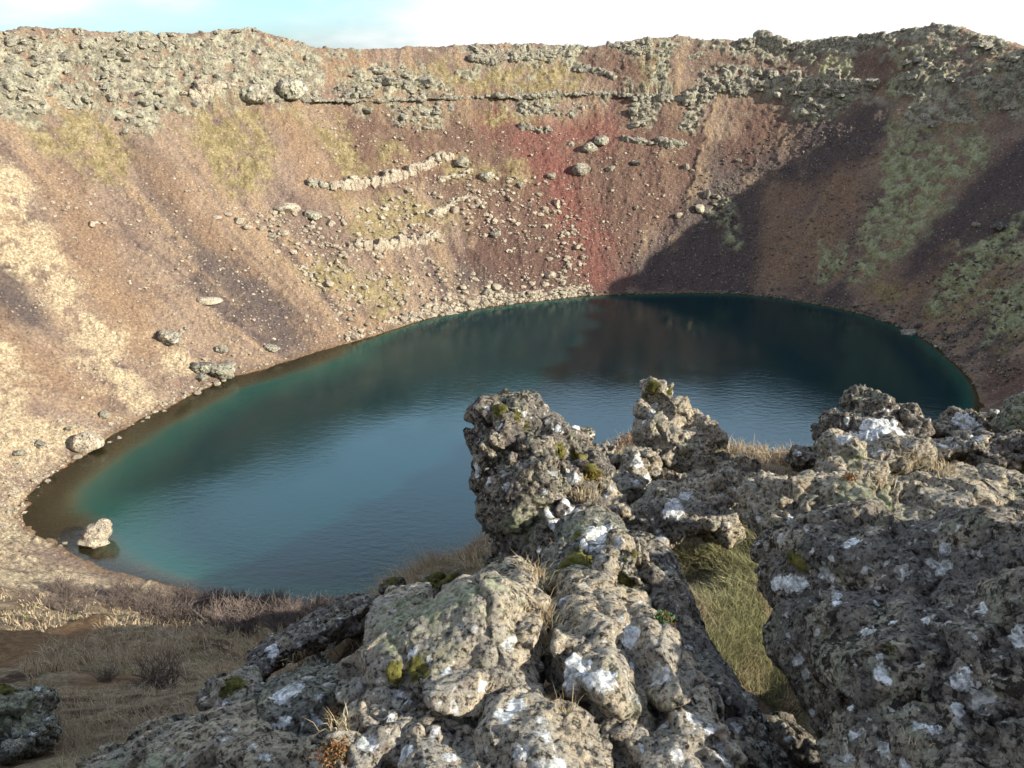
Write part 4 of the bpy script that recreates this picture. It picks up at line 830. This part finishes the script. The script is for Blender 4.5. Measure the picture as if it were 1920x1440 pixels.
# scattered stones: individuals where they show largest, the rest as one spread of rubble
def in_poly(x, y, Q):
    ins = False
    for i in range(len(Q)):
        (x1, y1), (x2, y2) = Q[i-1], Q[i]
        if (y1 > y) != (y2 > y) and x < (x2-x1)*(y-y1)/(y2-y1)+x1: ins = not ins
    return ins
AREAS = [
 ('pale angular stone strewn down the rubble fan under the broken columns', 'stones of the pale rubble fan', [(560,470),(700,480),(820,470),(870,540),(800,590),(650,635),(590,540)], 46, (7, 13), 'pale'),
 ('pale shore stone in the crowded line along the far waterline', 'stones along the far waterline', [(650,622),(700,600),(800,570),(900,555),(1000,545),(1100,532),(1115,545),(1000,560),(900,573),(800,592),(655,638)], 52, (7, 15), 'pale'),
 ('pale shard in the stream of stones down the red scree', 'stones down the red scree', [(1000,330),(1045,345),(1075,420),(1110,500),(1060,500),(1040,430),(1005,370)], 34, (5, 12), 'pale'),
 ('pale block tumbled between the white rock band and the broken columns', 'blocks between the two pale ledges', [(430,395),(520,405),(640,430),(800,400),(900,350),(900,440),(830,460),(640,470),(520,450)], 36, (7, 14), 'pale'),
 ('small pale stone at the left waterline below the dry grass', 'stones at the left waterline', [(20,930),(90,880),(160,860),(215,815),(330,742),(420,700),(425,712),(335,757),(215,828),(150,868),(60,940)], 30, (6, 12), 'pale'),
]
for lb, gp, Q, n, (w0, w1), kd in AREAS:
    Q_ = np.array(Q, float); lo_, hi_ = Q_.min(0), Q_.max(0); k = 0
    while k < n:
        x, y = random.uniform(lo_[0], hi_[0]), random.uniform(lo_[1], hi_[1])
        if not in_poly(x, y, Q): continue
        w = w0+(w1-w0)*random.random()**2.2
        put_boulder(x, y, w, w*random.uniform(.5, .95), kd, lb, gp, .15); k += 1
def rubble(name, label, areas, mat, seed, flat=.7, pw=3, lift=.1, patchy=None, boxy=False):
    r_ = np.random.default_rng(seed); v0, f0 = ico(2 if boxy else 1)
    if boxy: v0 = v0/((np.abs(v0)**7).sum(1)**(1/7))[:, None]*.85
    VV, FF = [], []; o = 0
    for Q, n, s0, s1 in areas:
        Q_ = np.array(Q, float); lo_, hi_ = Q_.min(0), Q_.max(0); k = 0
        while k < n:
            x, y = r_.uniform(lo_[0], hi_[0]), r_.uniform(lo_[1], hi_[1])
            if not in_poly(x, y, Q): continue
            k += 1
            P, _ = hit_ground(x, y)
            if P[1] < 50 and P[0] > -20: continue
            s_ = s0+(s1-s0)*r_.random()**pw
            if patchy is not None and fbm((P*patchy)[None], 3)[0]+.2*r_.normal() < -.22: continue
            V = v0*(1+r_.uniform(-.10 if boxy else -.35, .10 if boxy else .35, (len(v0), 1)))*np.array([1.2, .9, flat])*s_*.5
            a = r_.uniform(0, 6.28); c_, s__ = math.cos(a), math.sin(a); V = V@np.array([[c_, s__, 0], [-s__, c_, 0], [0, 0, 1]])
            if boxy: V = V*r_.uniform(.6, 1.3, 3); V[:, 2] += V[:, 0]*r_.normal(0, .25)+V[:, 1]*r_.normal(0, .25)
            VV.append(V+P+np.array([0, 0, s_*lift])); FF.append(f0+o); o += len(v0)
    me = mesh_from(name, np.concatenate(VV), np.concatenate(FF), mat, smooth=False)
    for a in ('lichen', 'moss', 'sage'): fattr(me, a, np.full(o, .9))
    tag(link(name, me), label, 'rubble', None, 'stuff')
rubble('talus_rubble', 'loose pale rubble scattered over the sunlit scree', [
 ([(420,390),(640,400),(850,330),(1000,330),(1080,400),(1115,545),(960,572),(800,597),(650,640),(600,540)], 3200, .22, 1.5),
 ([(60,330),(300,300),(560,420),(640,640),(420,712),(330,750),(200,820),(60,600)], 1600, .2, .8),
 ([(650,615),(900,555),(1110,535),(1115,552),(900,578),(800,597),(655,640)], 1500, .3, 1.3),
 ([(0,780),(190,790),(330,740),(420,700),(425,712),(330,755),(200,824),(100,890),(45,950),(55,1000),(0,1010)], 700, .2, .7),
 ([(560,190),(1060,250),(1280,280),(1200,500),(1000,400),(600,330)], 1300, .25, 1.0)], M_PALE_ROCK, 3, .7, 4, .05, .09)
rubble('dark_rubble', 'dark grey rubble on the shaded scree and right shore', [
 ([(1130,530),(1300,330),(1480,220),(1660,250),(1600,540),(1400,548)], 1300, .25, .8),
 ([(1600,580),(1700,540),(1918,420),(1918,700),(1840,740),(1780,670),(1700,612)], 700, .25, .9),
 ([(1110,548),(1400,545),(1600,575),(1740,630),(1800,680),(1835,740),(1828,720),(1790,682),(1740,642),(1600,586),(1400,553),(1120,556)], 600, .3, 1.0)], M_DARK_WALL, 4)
CR = [list(p) for p in PATCH['crag']]; NUM = [1500, 160, 160, 260, 20, 160, 500, 330, 120, 200, 200, 200, 160, 60, 60, 60, 160, 160]
rubble('crag_blocks', 'broken lava blocks covering the crags below the rim', [(q, int(n*.8), .35, 2.4) for q, n in zip(CR, NUM)], M_WALL_ROCK, 8, .62, 5, -.05, .35, True)
log('wall stones built', NB)
# ------------------------------------------------------------------ grass, tufts and shrubs
BLADE = blade_material('grass_blade')
def blades(base, L_, W_, lean, tint, rnd):
    """curved blades: five points, a quad and a triangle each"""
    n = len(base); a = rnd.uniform(0, 2*np.pi, n); side = np.stack([np.cos(a), np.sin(a), 0*a], 1)
    mid = base+np.array([0, 0, 1.])*(L_*.55)[:, None]+lean*(L_*.25)[:, None]
    tip = base+np.array([0, 0, 1.])*(L_*.80)[:, None]+lean*(L_*.85)[:, None]
    w = side*(W_*.5)[:, None]
    V = np.stack([base-w, base+w, mid+w*.75, mid-w*.75, tip], 1).reshape(-1, 3)
    i = (np.arange(n)*5)[:, None]
    Tr = np.concatenate([i+np.array([0, 1, 2]), i+np.array([0, 2, 3]), i+np.array([3, 2, 4])])
    return V, Tr, np.repeat(np.concatenate([tint, np.ones((n, 1))], 1), 5, 0)
def tint_of(P, rnd, green=0.0):
    g = fbm(P*np.float32(.55), 3)+fbm(P*np.float32(2.3), 2)*.5+green; b = fbm(P*np.float32(.8)+31, 3)+.4*rnd.normal(size=len(P))
    t = np.array([.42, .335, .215])*np.ones((len(P), 1)); mixv = lambda c, f: t*(1-f[:, None])+np.array(c)*f[:, None]
    t = mixv([.24, .17, .105], sstep(-.1, .7, b)); t = mixv([.20, .215, .095], sstep(.35, .85, g)*.8); t = mixv([.50, .42, .27], sstep(.75, 1.2, -b))
    return t*rnd.uniform(.75, 1.2, (len(P), 1))
def grass_field(name, label, n, d0, d1, seed, h, wfac, az=(-42, 42), keep=None, green=0.0):
    r_ = np.random.default_rng(seed); a = np.radians(r_.uniform(*az, n)); d = np.exp(r_.uniform(np.log(d0), np.log(d1), n)); x, y = np.sin(a)*d, np.cos(a)*d
    s_ = sd(x, y); P0 = np.stack([x, y, 0*x], 1)
    cl = fbm(P0*np.float32(.9), 3)+.5*fbm(P0*np.float32(3.1), 2)
    pm = patch_mask('path', P0[:, :2], 0*x, .6, 0)
    ok = (s_ > 1.2) & (cl+r_.normal(0, .30, n) > (-.05 if green == 0 else -.4)) & (pm < .4)
    if keep is not None: ok &= keep(x, y, d)
    x, y, d, cl = x[ok], y[ok], d[ok], cl[ok]
    z = np.empty(len(x))
    for i in range(len(x)):
        q, loc, nr_, fi = ground.ray_cast(Vector((x[i], y[i], 20)), Vector((0, 0, -1))); z[i] = loc[2] if q else -999
    k = z > -900; x, y, z, d, cl = x[k], y[k], z[k], d[k], cl[k]; P = np.stack([x, y, z-.01], 1)
    L_ = h*r_.uniform(.5, 1.25, len(x))*(.75+.5*sstep(-.3, .6, cl)); W_ = np.maximum(.0035, d*wfac)*r_.uniform(.7, 1.3, len(x))
    wind = np.stack([fbm(P*np.float32(.5)+3, 2), fbm(P*np.float32(.5)+60, 2), 0*x], 1)
    lean = r_.normal(0, .55, (len(x), 3)); lean[:, 2] *= .3; lean += wind*.7+np.array([-.10, .25, -.25])
    V, Tr, col = blades(P, L_, W_, lean, tint_of(P, r_, green), r_)
    me = mesh_from(name, V, Tr, BLADE); cattr(me, 'tint', col); tag(link(name, me), label, 'grass', None, 'stuff')
    log(name, len(x))
grass_field('dry_grass', 'straw coloured grass matting the slope below the rocks', 105000, 2.6, 16, 1, .18, .0011, keep=lambda x, y, d: ~((np.degrees(np.arctan2(x, y)) > 9) & (np.degrees(np.arctan2(x, y)) < 34) & (d < 6.2)))
grass_field('slope_grass', 'brown grass on the lower slope down to the lake', 60000, 14, 62, 2, .42, .0013, (-42, 4))
grass_field('gully_grass', 'green and straw grass on the floor of the rock gully', 46000, 3.75, 6.2, 3, .10, .0012, (9, 27), green=.75)

SCENE_ROCKS = ALLROCKS
def hit_any(px, py):
    r = ray(px, py); r = r/np.linalg.norm(r); best = None
    for o, bv in SCENE_ROCKS:
        h = bv.ray_cast(Vector((0, 0, 0)), Vector(r))
        if h[0] is not None and (best is None or h[3] < best[1]): best = (np.array(h[0]), h[3])
    ok, loc, nr_, fi = ground.ray_cast(Vector((0, 0, 0)), Vector(r))
    if ok and (best is None or loc.length < best[1]): best = (np.array(loc), loc.length)
    return best[0] if best is not None and best[1] < 16 else hit_any(px, py+8)
def tuft(px, py, rpx, n, length, label, seed, cols=((.42, .335, .20), (.30, .215, .12), (.55, .47, .31)), group=None):
    r_ = np.random.default_rng(seed); c = hit_any(px, py); rad = rpx*(c@FWD)/F
    b = np.stack([r_.normal(0, rad*.45, n), r_.normal(0, rad*.45, n), r_.uniform(-.03, .0, n)], 1)
    out = b/(rad+1e-6)*.6+r_.normal(0, .5, (n, 3)); out[:, 2] = -np.abs(out[:, 2])*.3
    L_ = length*r_.uniform(.5, 1.2, n); tint = np.array(cols)[r_.integers(0, len(cols), n)]*r_.uniform(.8, 1.2, (n, 1))
    V, Tr, col = blades(b, L_, np.full(n, max(.0032, .0011*(c@FWD))), out, tint, r_)
    me = mesh_from('grass_tuft', V, Tr, BLADE); cattr(me, 'tint', col)
    tag(link('grass_tuft', me, loc=c), label, 'grass tuft', group)
for i, e in enumerate([(1040,1095,42,260,.17,'wiry straw grass tuft crowning the top of the rock crevice'),(1018,1150,30,200,.13,'dry curled grass halfway down the crevice between the two front slabs'),(1030,1205,26,170,.12,'curled grass low in the crevice beside the big white lichen'),
  (1052,1335,28,110,.11,'sparse pale grass between the square lichen lump and the small lump'),(1095,930,40,220,.20,'pale grass tuft at the right foot of the tall outcrop'),(1715,862,40,220,.22,'bright straw tuft beside the big dark crag'),(1645,905,36,160,.16,'dry grass under the two tiered boulder'),
  (1775,885,34,150,.16,'dry grass behind the huge slab near the right edge'),(1475,1325,34,200,.20,'dark tangled grass where the gully narrows'),(640,1365,34,150,.12,'curled dry stems above the orange crowberry'),(1720,1395,26,60,.10,'few dry stems on the huge slab by the oval lichen hump'),(560,1225,40,200,.2,'dry grass fringe below the dark spotted slab'),(900,1066,44,300,.24,'brown feathery grass on the brink left of the tall outcrop'),(1000,1075,30,160,.15,'short grass at the back edge of the sage lichen slab')]):
    tuft(e[0], e[1], e[2], int(e[3]*.6), e[4]*.62, e[5], seed=60+i)
def leaf_plant(px, py, rpx, n, label, seed, cols, leaf=.010, hgt=.05):   # leaves of one low plant
    r_ = np.random.default_rng(seed); c = hit_any(px, py); rad = rpx*(c@FWD)/F
    p = np.stack([r_.normal(0, rad*.5, n), r_.normal(0, rad*.5, n), r_.random(n)*hgt], 1); p[:, 2] *= np.exp(-(p[:, 0]**2+p[:, 1]**2)/(rad**2+1e-9))
    u = r_.normal(size=(n, 3)); u /= np.linalg.norm(u, axis=1)[:, None]; v = np.cross(u, r_.normal(size=(n, 3))); v /= np.linalg.norm(v, axis=1)[:, None]
    s_ = leaf*r_.uniform(.6, 1.3, n)[:, None]
    V = np.stack([p-u*s_, p+v*s_*.4, p+u*s_, p-v*s_*.4], 1).reshape(-1, 3); Fq = (np.arange(n)*4)[:, None]+np.arange(4)
    tint = np.array(cols)[r_.integers(0, len(cols), n)]*r_.uniform(.7, 1.25, (n, 1)); col = np.repeat(np.concatenate([tint, np.ones((n, 1))], 1), 4, 0)
    me = mesh_from('crowberry_plant', V, Fq, BLADE, smooth=False); cattr(me, 'tint', col); tag(link('crowberry_plant', me, loc=c), label, 'plant')
OR = ((.36, .15, .04), (.22, .09, .04), (.12, .10, .04), (.32, .20, .09), (.26, .2, .12))
leaf_plant(632, 1412, 32, 620, 'orange and rust crowberry patch between the front rocks', 1, OR)
leaf_plant(625, 1350, 26, 260, 'thin rusty crowberry above the orange patch', 2, ((.26, .13, .06), (.16, .11, .05), (.38, .28, .16)))
leaf_plant(1592, 898, 10, 120, 'small orange plant at the foot of the two tiered boulder', 3, OR, .012)
leaf_plant(1112, 890, 15, 300, 'olive and orange plant in the notch of the tall outcrop', 4, ((.20, .16, .03), (.30, .17, .05), (.12, .11, .03)), .014)
leaf_plant(1245, 1165, 20, 160, 'small green leaved plant in the cleft by the slanting slab', 5, ((.06, .12, .04), (.09, .16, .06), (.16, .08, .03)), .012)
leaf_plant(1180, 820, 26, 300, 'rusty heather clump left of the leaning peak', 6, ((.20, .09, .045), (.15, .08, .05), (.27, .17, .09)), .018, .12)
# leafless dwarf birch thickets
def shrub_mesh(seed, n=70):
    r_ = np.random.default_rng(seed); VV, FF = [], []; o = 0
    def seg(a, b, ra, rb):
        nonlocal o
        d = b-a; d = d/np.linalg.norm(d); u = np.cross(d, [.3, .5, .8]); u /= np.linalg.norm(u); w = np.cross(d, u)
        for p, r in ((a, ra), (b, rb)):
            for k in range(3): VV.append(p+r*(u*math.cos(k*2.094)+w*math.sin(k*2.094)))
        for k in range(3): FF.append((o+k, o+(k+1) % 3, o+3+(k+1) % 3, o+3+k))
        o += 6
    for i in range(n):
        a = r_.normal(0, .22, 3); a[2] = -.05; d = np.array([r_.normal(0, .5), r_.normal(0, .5), 1.]); d /= np.linalg.norm(d)
        L_ = r_.uniform(.45, 1.0); m = a+d*L_*.5; e = m+(d+r_.normal(0, .25, 3))*L_*.5
        seg(a, m, .016, .011); seg(m, e, .011, .005)
        for k in range(4):
            q = m+(e-m)*r_.uniform(0, .8); seg(q, q+(d+r_.normal(0, .6, 3))*r_.uniform(.15, .35), .008, .004)
    return mesh_from('bare_shrub', np.array(VV), np.array(FF), TWIG, smooth=False)
TWIG = simple_noise_mat('twig_bark', (.10, .078, .066), (.165, .132, .112), 6)
SH = [link('bare_shrub', shrub_mesh(80+i)) for i in range(4)]
r_ = random.Random(5); k = 0
ZONES = [([(330,1118),(470,1130),(640,1115),(700,1118),(640,1165),(520,1190),(330,1175),(240,1140)], 70, 'leafless grey purple shrub in the thicket above the near shore', 'bare shrubs of the shore thicket'),
         ([(60,1110),(240,1100),(330,1125),(240,1150),(60,1160)], 22, 'leafless shrub in the pale grass left of the shore thicket', 'bare shrubs in the pale grass'),
         ([(60,1270),(300,1250),(330,1300),(200,1330),(90,1330)], 2, 'low leafless shrub in the shaded hollow near the dark corner boulder', 'bare shrubs of the shaded hollow')]
for Q, n, lb, gp in ZONES:
    c_ = 0; Q_ = np.array(Q)
    while c_ < n:
        x, y = r_.uniform(Q_[:, 0].min(), Q_[:, 0].max()), r_.uniform(Q_[:, 1].min(), Q_[:, 1].max())
        if not in_poly(x, y, Q): continue
        P, _ = hit_ground(x, y)
        if k < 4: o = SH[k]
        else: o = SH[k % 4].copy(); COL.objects.link(o)
        s_ = r_.uniform(.7, 1.5)*(1.0 if P[1] > 22 else .35)
        o.location = P; o.scale = (s_*1.3, s_*1.3, s_); o.rotation_euler = (0, 0, r_.uniform(0, 6.28)); tag(o, lb, 'shrub', gp); k += 1; c_ += 1
log('plants built')
log('done')
